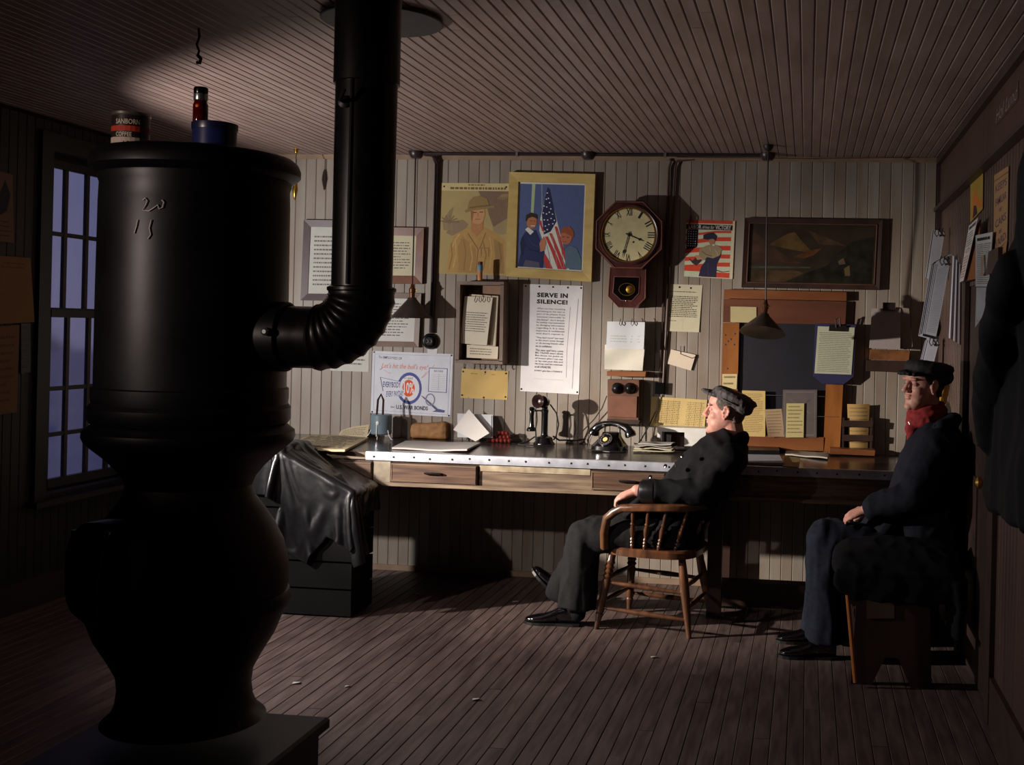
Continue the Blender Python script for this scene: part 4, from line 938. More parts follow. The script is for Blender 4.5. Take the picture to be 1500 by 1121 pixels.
for k in (-1, 1):
    rg = [so + Vector((.011 * k + .009 * math.cos(t), -.042, .011 * math.sin(t))) for t in [2 * math.pi * i / 14 for i in range(15)]]
    build(MB().tube(rg, .002, 5), 'switch_loop', m_chrome, dr)
s_ = Sheet(q4([(626, 510), (641, 511), (640, 520), (626, 519)], .002), paper(222, 222, 222), .001, 0, label='tiny blank tag under the round switch', cat='tag'); s_.done()
d2 = thing('wall_conduit', wall(966, 575, .0), 'thin double conduit running down the wall beside the clock', 'conduit')
for dx in (0, 9):
    build(MB().tube([wall(982 + dx * 4, 233, .03), wall(983 + dx, 236, .022), wall(980 + dx, 246, .016), wall(966 + dx * .6, 565, .016)], .0075, 8), 'pipe', m_rwall, d2)
build(MB().tube([wall(990, 232, .03), wall(1200, 234, .03), wall(1376, 232, .03)], .008, 8), 'pipe', m_trim, d2)
build(wbox(MB(), [(960, 560), (973, 561), (972, 578), (959, 577)], .001, .04), 'switch_box', m_bake, d2, smooth=False)
wr = thing('telephone_wires', wall(930, 660, .0), 'slack dark wires hanging from the wall telephone to the desk', 'wire')
build(MB().tube([wall(965, 578, .02), wall(962, 600, .02), wall(950, 625, .03), wall(936, 650, .06), wall(930, 656, .1)], .004, 6), 'wire', m_wire, wr)
build(MB().tube([wall(937, 622, .03), wall(937, 645, .03), wall(934, 655, .08)], .004, 6), 'wire', m_wire, wr)
build(MB().tube([wall(889, 580, .04), wall(882, 598, .04), wall(870, 615, .03), wall(845, 640, .06)], .0035, 6), 'wire', m_wire, wr)
# --- hanging lamps
def hanging_lamp(px, pyt, pyb, off, label, hw_px, lit, tilt=(0, 0, 1)):
    y_ = D - off; b = at(px, pyb, Y=y_); t = at(px, pyt, Y=y_)
    sc = (at(px + hw_px, pyb, Y=y_) - b).x; h_ = t.z - b.z
    tv = Vector(tilt).normalized(); tp = b + Vector((0, 0, h_))
    root = thing('hanging_lamp', b, label, 'lamp', 'tin shade lamps hung over the desk')
    build(MB().lathe([(sc, 0), (sc * .93, h_ * .10), (sc * .32, h_ * .80), (sc * .22, h_ * .92), (sc * .20, h_), (sc * .17, h_ * .98), (sc * .28, h_ * .78), (sc * .90, h_ * .09), (sc * .985, 0)], tp - tv * h_, tv, 32), 'shade', mat('tin_shade', (70, 60, 56), .4, metal=.3, var=.15), root)
    build(MB().lathe([(sc * .975, .001), (sc * .88, h_ * .085), (sc * .27, h_ * .76)], tp - tv * h_, tv, 32, caps=False), 'shade_lining', mat('cream_lining', (226, 200, 150), .4, var=.08), root)
    build(MB().lathe([(.017, -.005), (.017, .03), (.021, .034), (.021, .055), (.013, .066), (.010, .085), (.001, .087)], tp, tv, 16), 'socket', mat('brown_brass_socket', (112, 74, 50), .28, metal=.7, var=.15), root)
    build(MB().tube([tp + Vector((.016, 0, .045)), tp + Vector((.034, 0, .045))], .004, 6), 'switch_key', m_brass, root)
    build(MB().lathe([(.010, h_ * .80), (.012, h_ * .7), (.026, h_ * .42), (.029, h_ * .28), (.024, h_ * .14), (.010, h_ * .05), (.001, h_ * .04)], tp - tv * h_, tv, 18), 'bulb', mat('clear_bulb', (230, 225, 210), .08, var=.02, spec=.7), root)
    build(MB().tube([tp + tv * .08, Vector((tp.x + .001, y_ + .0, (tp.z + CEIL) / 2)), Vector((tp.x, y_, CEIL - .03))], .0048, 8), 'cord', m_wire, root)
    build(MB().lathe([(.03, 0), (.03, .012), (.018, .03), (.006, .036)], (tp.x, y_, CEIL - .002), (0, 0, -1), 16), 'ceiling_rose', m_wire, root)
hanging_lamp(603, 436, 466, .17, 'dark conical lamp shade hanging beside the stovepipe', 29.5, False)
hanging_lamp(1119, 460, 489, .48, 'dark conical lamp shade hanging before the black notice board', 34, True, (.07, .30, 1))
# wide reflector shade up by the stovepipe
b = at(560, 32, Y=4.02)
rs = thing('enamel_reflector_lamp', b, 'wide shallow enamel lamp reflector at the ceiling behind the stovepipe', 'lamp')
rw = (at(650, 32, Y=4.02) - b).x * .93
build(MB().lathe([(rw, 0), (rw * .97, .012), (rw * .5, .05), (rw * .2, .075), (.001, .078), (.001, .07), (rw * .2, .066), (rw * .5, .043), (rw * .96, .004)], b, (0, 0, 1), 40), 'reflector', mat('grey_enamel', (226, 208, 204), .3, var=.08), rs)
build(MB().lathe([(rw, -.003), (rw + .004, .0), (rw + .004, .006), (rw - .004, .010)], b, (0, 0, 1), 40), 'rim', m_black, rs)
build(MB().lathe([(.03, .07), (.03, .10), (.02, CEIL - b.z)], b, (0, 0, 1), 16), 'socket', m_bake, rs)
build(MB().lathe([(.018, .06), (.03, .02), (.032, 0), (.02, -.02), (.001, -.026)], b, (0, 0, 1), 16), 'bulb', MATS['clear_bulb'], rs)
# hook hanging from the ceiling, and brass fittings by the left
a = at(291, 42, Z=CEIL)
hk = thing('ceiling_hook', a, 'bent wire hook hanging from the ceiling above the stove', 'hook')
build(MB().tube([a, a + Vector((.004, 0, -.03)), a + Vector((-.006, 0, -.06)), a + Vector((.004, 0, -.085)), a + Vector((-.002, 0, -.105))], .005, 6), 'wire', m_wire, hk)
build(MB().tube([a + Vector((-.002, 0, -.10)), a + Vector((.012, 0, -.115)), a + Vector((.008, 0, -.13)), a + Vector((-.004, 0, -.128))], .007, 6), 'hook_tip', m_wire, hk)
a = wall(434, 222, .25); bb = wall(432, 292, .25)
bf = thing('brass_pull', bb, 'small brass pull hanging by a cord at the left of the back wall', 'fitting')
build(MB().tube([Vector((a.x, a.y, CEIL)), a, bb + Vector((0, 0, .12))], .003, 6), 'cord', m_wire, bf)
build(MB().lathe([(.012, .02), (.018, .0), (.010, -.03), (.002, -.035)], a + Vector((0, 0, .02)), (0, 0, 1), 14), 'ceiling_cup', m_brass, bf)
build(MB().lathe([(.004, .12), (.013, .10), (.018, .06), (.012, .03), (.006, .0), (.001, -.005)], bb, (0, 0, 1), 14), 'pull', m_brass, bf)

# ================================================================== papers on the right wall
def rq(pts, X): return [at(x_, y_, X=X) for x_, y_ in pts]
X_ = XR - .012
# in the right wall the left pixel edge lies farther back: seen facing the wall it is the left edge
s_ = Sheet(rq([(1422, 240), (1441, 222), (1440, 306), (1422, 326)], XR - .004), paper(166, 138, 60), .002, 0, label='yellow picture poster high on the right wall', cat='poster')
s_.rect(0, 0, 1, .08, ink(120, 100, 104)); s_.poly([(.15, .98), (.2, .62), (.45, .5), (.55, .66), (.95, .85), (.9, .95), (.5, .82), (.45, .98)], ink(196, 116, 48)); s_.poly([(.2, .98), (.3, .78), (.5, .82), (.6, .98)], ink(60, 44, 56)); s_.done('printed_picture')
s_ = Sheet(rq([(1457, 257), (1478, 243), (1476, 352), (1456, 372)], XR - .004), paper(156, 124, 88), .002, 0, label='tan lettered safety poster beside the hanging coat', cat='poster')
s_.rect(.0, .07, 1, .09, ink(130, 84, 60))
for t_, v0 in (('KEEPS', .14), ('FAMILIAR', .32), ('or', .48), ('CARS', .60), ('at', .76), ('YARD', .86)):
    s_.text(t_, .12 if len(t_) > 2 else .4, v0, .9 if len(t_) > 2 else .6, v0 + (.10 if len(t_) > 2 else .05), ink(84, 60, 84), .01, skew=0)
s_.done('printed_text')
s_ = Sheet(rq([(1459, 372), (1476, 352), (1470, 400), (1456, 470)], XR - .006), paper(150, 118, 80), .002, 0, label='lower tan placard with a drawn shield on the right wall', cat='poster')
s_.dashes(.08, .04, .92, .3, 3, ink(84, 60, 70), 83, h=.6, lo=.1, hi=.3, gap=.04); s_.ring(.5, .5, .32, .2, .05, .035, ink(110, 80, 60)); s_.done('printed_text')
s_ = Sheet([at(1430, 345, X=XR - .05), at(1455, 340, X=XR - .02), at(1449, 420, X=XR - .015), at(1430, 420, X=XR - .06)], paper(176, 178, 180), .003, 0, label='folded newspaper page hung on the right wall', cat='newspaper', name='newspaper')
s_.dashes(.1, .05, .9, .13, 1, BLK, 84, h=.7, lo=.08, hi=.2, gap=.03, ragged=0); s_.dashes(.08, .18, .48, .96, 22, GRY, 51, h=.4); s_.dashes(.54, .18, .94, .96, 22, GRY, 52, h=.4); s_.rect(.38, .4, .56, .8, ink(150, 124, 100)); s_.done('printed_text')
s_ = Sheet([at(1431, 421, X=XR - .06), at(1449, 421, X=XR - .015), at(1447, 452, X=XR - .015), at(1429, 480, X=XR - .05)], paper(168, 170, 176), .003, 0, label='lower fold of the newspaper near the coat sleeve', cat='newspaper', name='newspaper')
s_.dashes(.08, .06, .48, .96, 14, GRY, 53, h=.4); s_.dashes(.54, .06, .94, .96, 14, GRY, 54, h=.4); s_.done('printed_text')
# brown folder standing out from the wall with a printed white edge
s_ = Sheet(rq([(1430, 331), (1437, 322), (1434, 408), (1409, 413)], XR - .03), mat('kraft_folder', (150, 88, 44), .6, var=.12), .004, 0, label='brown kraft folder hanging open on the right wall', cat='folder', name='folder'); s_.done()
s_ = Sheet(rq([(1420, 331), (1433, 319), (1412, 411), (1406, 414)], XR - .05), paper(212, 208, 204), .002, 0, label='white lettered strip along the brown folder', cat='paper')
s_.dashes(.1, .02, .9, .1, 1, ink(70, 60, 70), 85, h=.7, lo=.1, hi=.3, gap=.03, ragged=0); s_.text('O', .2, .42, .8, .5, ink(170, 80, 60), .01); s_.dashes(.1, .14, .9, .4, 6, GRY, 55); s_.dashes(.1, .55, .9, .95, 8, ink(180, 100, 84), 56); s_.done('printed_text')
# bundles of long train orders hung on hooks, edge-on sheets standing out from the wall
def bundle(tops, bots, Xw, out, n, label, seed, gcol=(196, 200, 214)):
    """a hook on the right wall carrying n long sheets that face the camera, one behind the other"""
    (x0, y0), (x1, y1) = tops; (x3, y3), (x2, y2) = bots
    base = at(x1 + 3, y1, X=Xw - .02); Yb = base.y
    root = thing('hung_sheaf', at(x2, y2, Y=Yb), label, 'papers')
    rn = random.Random(seed)
    a, b_, c_, d_ = [at(x_, y_, Y=Yb) for x_, y_ in ((x0, y0), (x1, y1), (x2, y2), (x3, y3))]
    for k in range(n):
        sh_ = Vector((-.003 * k, .016 * k, rn.uniform(-.012, .004)))
        cu = (lambda u, v, k=k: .03 * v * v * math.sin(3 * v) )
        col = gcol if k % 2 == 0 else (60, 52, 66)
        s2 = Sheet([p + sh_ for p in (a, b_, c_, d_)], paper(*col) if k % 2 == 0 else mat('carbon_sheet', (34, 28, 44), .5), .003, 0, curl=cu, name='long_sheet', parent=root)
        if k == 0: s2.dashes(.12, .12, .9, .97, 40, ink(158, 162, 176), seed, h=.3, lo=.1, hi=.3, gap=.03, ragged=.1); s2.done('printed_text')
    hkp = (a + b_) / 2
    for dx in (-.02, 0, .02):
        build(MB().tube([hkp + Vector((dx, .02, .0)), hkp + Vector((dx, -.006, .01)), hkp + Vector((dx - .008, -.02, -.02)), hkp + Vector((dx + .004, -.018, -.04)), hkp + Vector((dx + .012, -.008, -.03))], .003, 6), 'hook', m_wire, root)
    return root
bundle([(1368, 336), (1384, 338)], [(1357, 407), (1372, 412)], XR, .1, 3, 'small curled sheaf of papers on a hook at the corner', 61, (196, 196, 204))
thick = bundle([(1374, 384), (1394, 373)], [(1355, 490), (1371, 494)], XR, .1, 9, 'thick hanging sheaf of long white and dark order sheets', 62)
bundle([(1360, 496), (1376, 498)], [(1350, 534), (1366, 536)], XR, .1, 5, 'lower sheaf of order sheets behind the seated man', 63)
# fan of sheet edges of the thick sheaf towards the wall
for k in range(6):
    x0 = 1396 + k * 2.2
    pa = at(x0, 374 + k * 3, X=XR - .035 + .003 * k); pb = at(x0 + 2.0, 376 + k * 3, X=XR - .028 + .003 * k)
    pc = at(x0 - 4 + k, 504 + k * 2 - 8, X=XR - .028 + .003 * k); pd = at(x0 - 6 + k, 503 + k * 2 - 8, X=XR - .035 + .003 * k)
    Sheet([pa, pb, pc, pd], paper(200, 200, 214) if k % 2 == 0 else MATS['carbon_sheet'], .003, 0, name='long_sheet', parent=thick)
# yellow cloth strip
a = at(1385, 534, X=XR - .03)
mb = MB().loft([(a + Vector((0, 0, 0)), Vector((.015, .01, 0)), Vector((0, .012, 0))), (a + Vector((.005, .0, -.08)), Vector((.022, .01, 0)), Vector((0, .012, 0))), (a + Vector((-.005, .01, -.17)), Vector((.026, .01, 0)), Vector((0, .012, 0))), (a + Vector((-.01, .01, -.22)), Vector((.018, .01, 0)), Vector((0, .01, 0)))], 12)
remesh(mb, 'yellow_flag', mat('yellow_cloth', (196, 150, 40), .7, var=.2), .004, None, 2, .006, 30, (3, 3, .3), label='rolled yellow flag hanging behind the head of the man on the bench', cat='flag')
# papers on the left wall
def lq(pts): return [at(x_, y_, X=XL + .012) for x_, y_ in pts]
s_ = Sheet(lq([(-20, 246), (18, 256), (20, 356), (-20, 352)]), paper(120, 92, 74), .002, 0, label='brown calendar sheet with a dark bird shape on the left wall', cat='notice'); s_.poly([(.3, .5), (.7, .1), (.9, .3), (.75, .55), (.5, .62)], ink(36, 36, 50)); s_.dashes(.1, .68, .95, .95, 4, ink(70, 54, 48), 71); s_.done()
s_ = Sheet(lq([(-30, 372), (44, 378), (50, 472), (-30, 476)]), paper(132, 98, 62), .003, 0, label='upper buff notice hanging on the left wall', cat='notice'); s_.dashes(.4, .08, .9, .2, 2, ink(104, 76, 50), 72); s_.done()
s_ = Sheet(lq([(-30, 480), (28, 476), (24, 604), (-30, 612)]), paper(122, 90, 64), .003, 0, label='lower buff notice hanging on the left wall', cat='notice'); s_.dashes(.1, .1, .9, .9, 9, ink(90, 66, 48), 73); s_.done()
s_ = Sheet(lq([(30, 474), (44, 474), (44, 545), (30, 548)]), mat('dark_card', (40, 38, 46), .5), .004, 0, label='narrow dark printed card beside the buff notices', cat='card'); s_.dashes(.2, .05, .9, .95, 8, ink(92, 90, 98), 74); s_.done()
# ================================================================== the long desk
DZT = .865; DF = 6.40
DX0, DX1 = -3.45, .775
XM = at(537, 662, Z=DZT).x
desk = thing('long_desk', ((DX0 + DX1) / 2, (DF + D) / 2, 0), 'long worn wooden desk with drawers and a metal-edged top against the back wall', 'desk')
build(MB().box((DX0, DF + .01, DZT - .035), (DX1, D - .002, DZT)), 'desk_top', m_desktop, desk, smooth=False)
mb = MB()
nx = 60
ring = []
mb.prism([(XM, DF + .012, DZT - .045), (XM, DF - .004, DZT - .045), (XM, DF - .006, DZT - .01), (XM, DF - .002, DZT + .003), (XM, DF + .03, DZT + .003), (XM, DF + .03, DZT + .0005), (XM, DF + .012, DZT - .002)], (DX1 - XM, 0, 0))
build(mb, 'metal_edging', m_steel, desk, ang=50)
mb = MB(); xx = XM + .05; rn = random.Random(3)
while xx < DX1 - .05:
    mb.lathe([(.006, 0), (.006, .002), (.003, .004)], (xx, DF - .005, DZT - .02 + rn.uniform(-.006, .004)), (0, -1, 0), 8); xx += rn.uniform(.09, .14)
build(mb, 'edging_nails', m_conduit, desk)
build(MB().box((DX0, DF - .004, DZT - .042), (XM, DF + .012, DZT - .001)), 'wooden_edging', m_desk, desk, smooth=False)
AZ0 = .675
build(MB().box((DX0 + .02, DF + .02, AZ0 + .02), (DX1, DF + .045, DZT - .035)), 'apron', m_desk, desk, smooth=False)
build(MB().box((DX0 + .02, DF + .004, AZ0), (DX1, DF + .05, AZ0 + .022)), 'lower_rail', m_desk, desk, smooth=False)
def px2x(px, py): return at(px, py, Y=DF).x
xa, xb = px2x(699, 690), px2x(865, 700)
build(MB().box((xa + .01, DF + .012, DZT - .085), (xb - .005, DF + .022, DZT - .046)), 'pale_strip', mat('scraped_paint', (176, 164, 140), .5, var=.25, scale=14, col2=(126, 108, 84)), desk, smooth=False)
xc, xd = px2x(546, 680), px2x(571, 680)
build(MB().box((xc, DF + .010, AZ0 + .022), (xd, DF + .022, DZT - .046)), 'stile', mat('scuffed_stile', (150, 140, 120), .5, var=.3, scale=9, col2=(92, 78, 66)), desk, smooth=False)
for (p0, p1) in ((444, 545), (572, 699), (866, 975), (1000, 1100)):
    x0, x1 = px2x(p0, 690), px2x(p1, 690)
    ring = [(x0, DF + .02, AZ0 + .026), (x1, DF + .02, AZ0 + .026), (x1, DF + .02, DZT - .056), (x0, DF + .02, DZT - .056)]
    dw = build(MB().prism(ring, (0, -.022, 0), inset=.006), 'drawer', m_drawer, desk, smooth=False)
    xm = (x0 + x1) / 2; zz = (AZ0 + DZT) / 2 - .015
    build(MB().tube([(xm - .045, DF - .001, zz), (xm - .045, DF - .022, zz + .004), (xm, DF - .028, zz + .006), (xm + .045, DF - .022, zz + .004), (xm + .045, DF - .001, zz)], .006, 8), 'handle', mat('drawer_pull', (90, 84, 84), .25, metal=.9), dw)
    z0, z1 = AZ0 + .034, DZT - .064
    fr = [(x0 + .008, DF - .0025, z0), (x1 - .008, DF - .0025, z0), (x1 - .008, DF - .0025, z1), (x0 + .008, DF - .0025, z1)]
    build(MB().tube(fr + [fr[0]], .0028, 6), 'bead', m_desk, dw)
lx = at(1047, 850, Y=DF + .12).x
for xx in (DX0 + .1, lx, DX1 - .07):
    build(MB().box((xx - .04, DF + .06, 0), (xx + .04, DF + .14, AZ0 + .03)), 'leg', m_darkwood, desk, smooth=False)
    build(MB().box((xx - .04, D - .12, 0), (xx + .04, D - .04, DZT - .035)), 'leg', m_darkwood, desk, smooth=False)
build(MB().box((lx, DF + .30, .02), (DX1 - .08, DF + .42, .16)), 'shadow_bar', m_darkwood, desk, smooth=False)  # dark bar standing in for the shadow band at the desk foot
# --- things on the desk
def dk(px, py, e=0.0): return at(px, py, Z=DZT + .003 + e)
def lying(pts, m_, th, label, name, cat, curl=None, e=0.0, lines=None, group=None):
    s_ = Sheet([dk(*p, e) for p in pts], m_, th, 0, curl=curl, name=name, label=label, cat=cat, group=group)
    if lines: s_.dashes(*lines)
    s_.done('printed_text'); return s_
lying([(452, 642), (540, 644), (505, 663), (424, 658)], paper(186, 172, 138), .012, 'open newspaper spread at the left end of the desk', 'newspaper', 'newspaper', lambda u, v: .006 * math.sin(4 * u + 2 * v) + .006, 0, (.05, .08, .95, .92, 12, ink(84, 78, 68), 90, .5, .1, .3))
a = wall(497, 640, .16)
s_ = Sheet([wall(500, 632, .10), wall(541, 622, .10), wall(538, 641, .14), wall(495, 642, .14)], paper(196, 182, 148), .006, 0, curl=lambda u, v: .008 * math.sin(4 * u), name='newspaper', label='folded newspaper leaning against the wall behind the spread one', cat='newspaper'); s_.dashes(.08, .15, .92, .9, 5, GRY, 91); s_.done('printed_text')
lying([(594, 648), (704, 651), (684, 663), (574, 658)], paper(172, 168, 166), .010, 'worn grey blotter pad lying before the brown parcel', 'blotter', 'blotter', lambda u, v: .010 * max(0, u - .7) * 3 * v + .002 * math.sin(9 * u))
# lantern-like canister with wire legs
b = dk(558, 643); ht = .17
cn = thing('blue_canister', b, 'grey-blue canister on wire legs with a dark loop handle', 'canister')
build(MB().lathe([(.060, .03), (.064, .034), (.066, .036), (.066, .15), (.058, .158), (.001, .158)], b, (0, 0, 1), 24), 'canister_body', mat('grey_blue_enamel', (116, 136, 148), .35, var=.1), cn)
for dx in (-1, 0, 1):
    build(MB().tube([b + Vector((dx * .055, -.03 - .02 * (dx == 0), .06)), b + Vector((dx * .065, -.04 - .02 * (dx == 0), .03)), b + Vector((dx * .088, -.05 - .02 * (dx == 0), .0)), b + Vector((dx * .098, -.05 - .02 * (dx == 0), .0))], .004, 6), 'wire_leg', m_chrome, cn)
build(MB().tube([b + Vector((-.02, -.03, .155)), b + Vector((-.018, -.02, .25)), b + Vector((0, -.015, .285)), b + Vector((.018, -.02, .25)), b + Vector((.02, -.03, .155))], .007, 8), 'loop_handle', mat('maroon_handle', (60, 34, 38), .4), cn)
build(MB().tube([b + Vector((-.004, -.066, .10)), b + Vector((-.004, -.069, .02))], .005, 6), 'drip', m_chrome, cn)
build(MB().ball(b + Vector((.0, -.066, .105)), (.012, .006, .014)), 'latch', m_white, cn)
# brown paper parcel
b = dk(628, 643); mb = MB()
mb.loft([(b + Vector((-.125, .05, .045)), Vector((0, .045, 0)), Vector((0, 0, .04))), (b + Vector((-.11, .05, .048)), Vector((0, .055, 0)), Vector((0, 0, .047))), (b + Vector((.0, .05, .05)), Vector((0, .06, 0)), Vector((0, 0, .050))), (b + Vector((.09, .05, .054)), Vector((0, .06, 0)), Vector((0, 0, .056))), (b + Vector((.115, .05, .052)), Vector((0, .05, 0)), Vector((0, 0, .05)))], 20, 5)
remesh(mb, 'brown_parcel', mat('kraft_paper', (166, 120, 72), .7, var=.15, scale=20), .005, None, 2, .004, 18, label='brown paper wrapped parcel standing on the desk', cat='parcel')
# white cards leaning on the wall with a pencil stub in front
s_ = Sheet([wall(670, 606, .05), wall(722, 608, .05), wall(722, 642, .14), wall(670, 641, .14)], paper(214, 216, 220), .003, 0, label='white card with dark border leaning against the wall', cat='card', name='white_card'); s_.stroke([(.97, .05), (.97, .95)], .02, ink(60, 60, 90)); s_.done()
s_ = Sheet([wall(x_, y_, .09 + (y_ - 600) * .0025) for x_, y_ in ((687, 600), (717, 635), (697, 647), (664, 630))], paper(224, 220, 216), .003, 0, label='tilted cream envelope in front of the leaning cards', cat='envelope', name='envelope'); s_.done()
b = dk(686, 646)
build(MB().lathe([(.011, 0), (.011, .10), (.009, .102), (.009, .125), (.001, .126)], b, (0, 0, 1), 12), 'dark_tube', mat('green_black', (52, 64, 68), .4), None, 'slim dark tube standing in front of the white cards', 'tube')
# red glass beads and an orange
b0 = dk(718, 648); rn = random.Random(11); k = 0
m_bead = mat('red_bead', (112, 38, 32), .25, var=.2, scale=40)
for (dx, dy, dz) in [(-.005, .0, .0), (.022, -.004, 0), (.048, .0, 0), (.074, -.004, 0), (.1, 0, 0), (.124, .004, 0), (.01, .022, .018), (.036, .02, .02), (.062, .02, .02), (.088, .02, .02), (.112, .022, .022), (.05, .03, .042), (.076, .03, .046), (.1, .03, .044)]:
    build(MB().ball(b0 + Vector((dx, dy, dz + .0135)), .0145, 10, 8), 'glass_bead', m_bead, None, 'small shiny red bead in the heap beside the candlestick telephone', 'bead', 'red beads heaped on the desk')
b1 = dk(738, 645)
og = thing('orange_ball', b1, 'bright orange ball behind the heap of red beads', 'ball')
build(MB().lathe([(.004, 0), (.03, .008), (.044, .03), (.046, .048), (.034, .076), (.012, .086), (.001, .083)], b1 + Vector((0, .05, 0)), (0, 0, 1), 20), 'fruit', mat('orange_peel', (214, 84, 38), .4, var=.12, scale=60, bump=.2), og)
build(MB().lathe([(.006, .080), (.007, .086), (.001, .088)], b1 + Vector((0, .05, 0)), (0, 0, 1), 8), 'stem', m_darkwood, og)
b2 = dk(749, 644)
build(MB().lathe([(.004, 0), (.032, .01), (.042, .036), (.036, .064), (.014, .078), (.001, .076)], b2 + Vector((.028, .05, 0)), (0, 0, 1), 20), 'dark_ball', mat('dark_maroon', (72, 34, 34), .3, var=.15), None, 'dark maroon ball at the end of the beads', 'ball')
# candlestick telephone
b = dk(797, 652); K = .30 / .30
ph = thing('candlestick_telephone', b, 'black candlestick telephone with a hanging receiver', 'telephone')
build(MB().lathe([(.066, 0), (.068, .006), (.066, .014), (.056, .024), (.052, .042), (.046, .05), (.03, .056), (.001, .056)], b, (0, 0, 1), 28), 'base', m_bake, ph)
build(MB().lathe([(.026, .055), (.022, .064), (.021, .07), (.021, .20), (.023, .205), (.023, .22), (.018, .226), (.018, .25), (.012, .256)], b, (0, 0, 1), 20), 'stem', m_bake, ph)
mc_ = b + Vector((-.01, -.03, .272))
dm = Vector((-.35, -1, .12)).normalized()
build(MB().lathe([(.012, -.045), (.03, -.04), (.036, -.02), (.038, -.0), (.024, .014), (.026, .022), (.042, .05), (.044, .056), (.036, .054), (.014, .030), (.001, .028)], mc_, dm, 24), 'mouthpiece', mat('dark_brown_bakelite', (40, 26, 26), .2), ph)
build(MB().tube([b + Vector((0, 0, .215)), b + Vector((-.05, -.004, .214)), b + Vector((-.066, -.004, .212))], .005, 8), 'hook_arm', m_bake, ph)
rb = b + Vector((-.082, -.005, 0))
build(MB().lathe([(.030, .085), (.032, .09), (.030, .10), (.018, .112), (.015, .13), (.013, .18), (.016, .205), (.013, .215), (.019, .225), (.012, .236), (.001, .238)], rb, (0, 0, 1), 20), 'receiver', m_bake, ph)
build(MB().tube([rb + Vector((.006, .0, .235)), rb + Vector((.03, .004, .21)), rb + Vector((.034, .004, .15)), rb + Vector((.026, .004, .10)), b + Vector((-.05, .0, .03))], .0035, 6), 'receiver_cord', m_wire, ph)
build(MB().tube([b + Vector((.03, .01, .255)), b + Vector((.07, .02, .2)), b + Vector((.085, .02, .13)), b + Vector((.07, .03, .06)), b + Vector((.055, .02, .03))], .0045, 6), 'cord', m_wire, ph)
build(MB().tube([b + Vector((.05, .02, .055)), b + Vector((.09, .03, .03)), b + Vector((.12, .05, .03)), b + Vector((.17, .10, .025)), b + Vector((.23, .16, .03))], .0055, 6), 'cord', m_wire, ph)
build(MB().tube([b + Vector((-.06, .0, .05)), b + Vector((-.1, -.02, .02)), b + Vector((-.15, -.07, .004)), b + Vector((-.08, -.09, .004)), b + Vector((.0, -.09, .004)), b + Vector((.06, -.05, .004))], .0045, 6), 'cord', m_wire, ph)
# rotary telephone
b = dk(893, 660); ph2 = thing('rotary_telephone', b, 'black rotary desk telephone with handset in its cradle', 'telephone')
dX = .33; Mx = Matrix.Translation(b) @ Matrix.Rotation(math.radians(-14), 4, 'Z') 
mb = MB(); mb.X = Mx
mb.loft([(Vector((.0, .0, .0)), Vector((.105, 0, 0)), Vector((0, .10, 0))), (Vector((0, 0, .03)), Vector((.102, 0, 0)), Vector((0, .098, 0))), (Vector((0, .006, .05)), Vector((.085, 0, 0)), Vector((0, .08, 0))), (Vector((0, .02, .085)), Vector((.058, 0, 0)), Vector((0, .052, 0))), (Vector((0, .03, .11)), Vector((.055, 0, 0)), Vector((0, .035, 0)))], 28, 3.2)
build(mb, 'body', m_bake, ph2)
dn = (Mx.to_3x3() @ Vector((0, -.78, .62))).normalized(); dc = Mx @ Vector((0, -.062, .066))
dl = build(MB().lathe([(.044, -.02), (.044, .004), (.038, .010), (.001, .010)], dc, dn, 28), 'dial', m_bake, ph2)
ax1 = Vector((0, 0, 1)); A_ = (ax1 - dn * ax1.dot(dn)).normalized(); B_ = dn.cross(A_)
mb = MB(); rg = [dc + dn * .011 + (A_ * math.cos(t) + B_ * math.sin(t)) * .041 for t in [2 * math.pi * i / 28 for i in range(29)]]
build(mb.tube(rg, .002, 5), 'dial_ring', m_chrome, dl)
mb = MB()
for i in range(10):
    t = math.radians(40 + i * 28); mb.lathe([(.0062, 0), (.0062, .0012)], dc + dn * .0102 + (A_ * math.cos(t) + B_ * math.sin(t)) * .030, dn, 10)
build(mb, 'finger_holes', m_chrome, dl)
build(MB().lathe([(.015, 0), (.015, .002), (.001, .002)], dc + dn * .010, dn, 16), 'dial_card', paper(214, 196, 130), dl)
mb = MB(); mb.X = Mx
mb.tube([(-.115, .03, .118), (-.09, .03, .142), (-.045, .03, .158), (0, .03, .162), (.045, .03, .158), (.09, .03, .142), (.115, .03, .118)], [.026, .026, .018, .017, .018, .026, .026], 16)
mb.lathe([(.024, 0), (.034, .02), (.034, .038), (.026, .044)], (-.112, .03, .128), (-.35, 0, -1), 18); mb.lathe([(.024, 0), (.034, .02), (.034, .038), (.026, .044)], (.112, .03, .128), (.35, 0, -1), 18)
build(mb, 'handset', m_bake, ph2)
for dx in (-.05, .05):
    mb = MB(); mb.X = Mx; mb.tube([(dx, .03, .10), (dx, .03, .135), (dx * 1.02, .008, .15)], .008, 8).tube([(dx, .03, .13), (dx, .055, .15)], .008, 8); build(mb, 'cradle_prong', m_chrome, ph2)
mb = MB(); mb.X = Mx
for k in range(5): mb.tube([(-.12 + .02 * k, -.06 - .012 * k, .004), (-.05, -.11 - .01 * k, .005), (.05, -.115 + .008 * k, .005), (.12, -.07 + .01 * k, .004)], .004, 6)
build(mb, 'coiled_cord', m_wire, ph2)
mb = MB(); mb.X = Mx; mb.tube([(-.125, .03, .10), (-.14, .02, .06), (-.14, .0, .02), (-.12, -.06, .004)], .004, 6); build(mb, 'handset_cord', m_chrome, ph2)
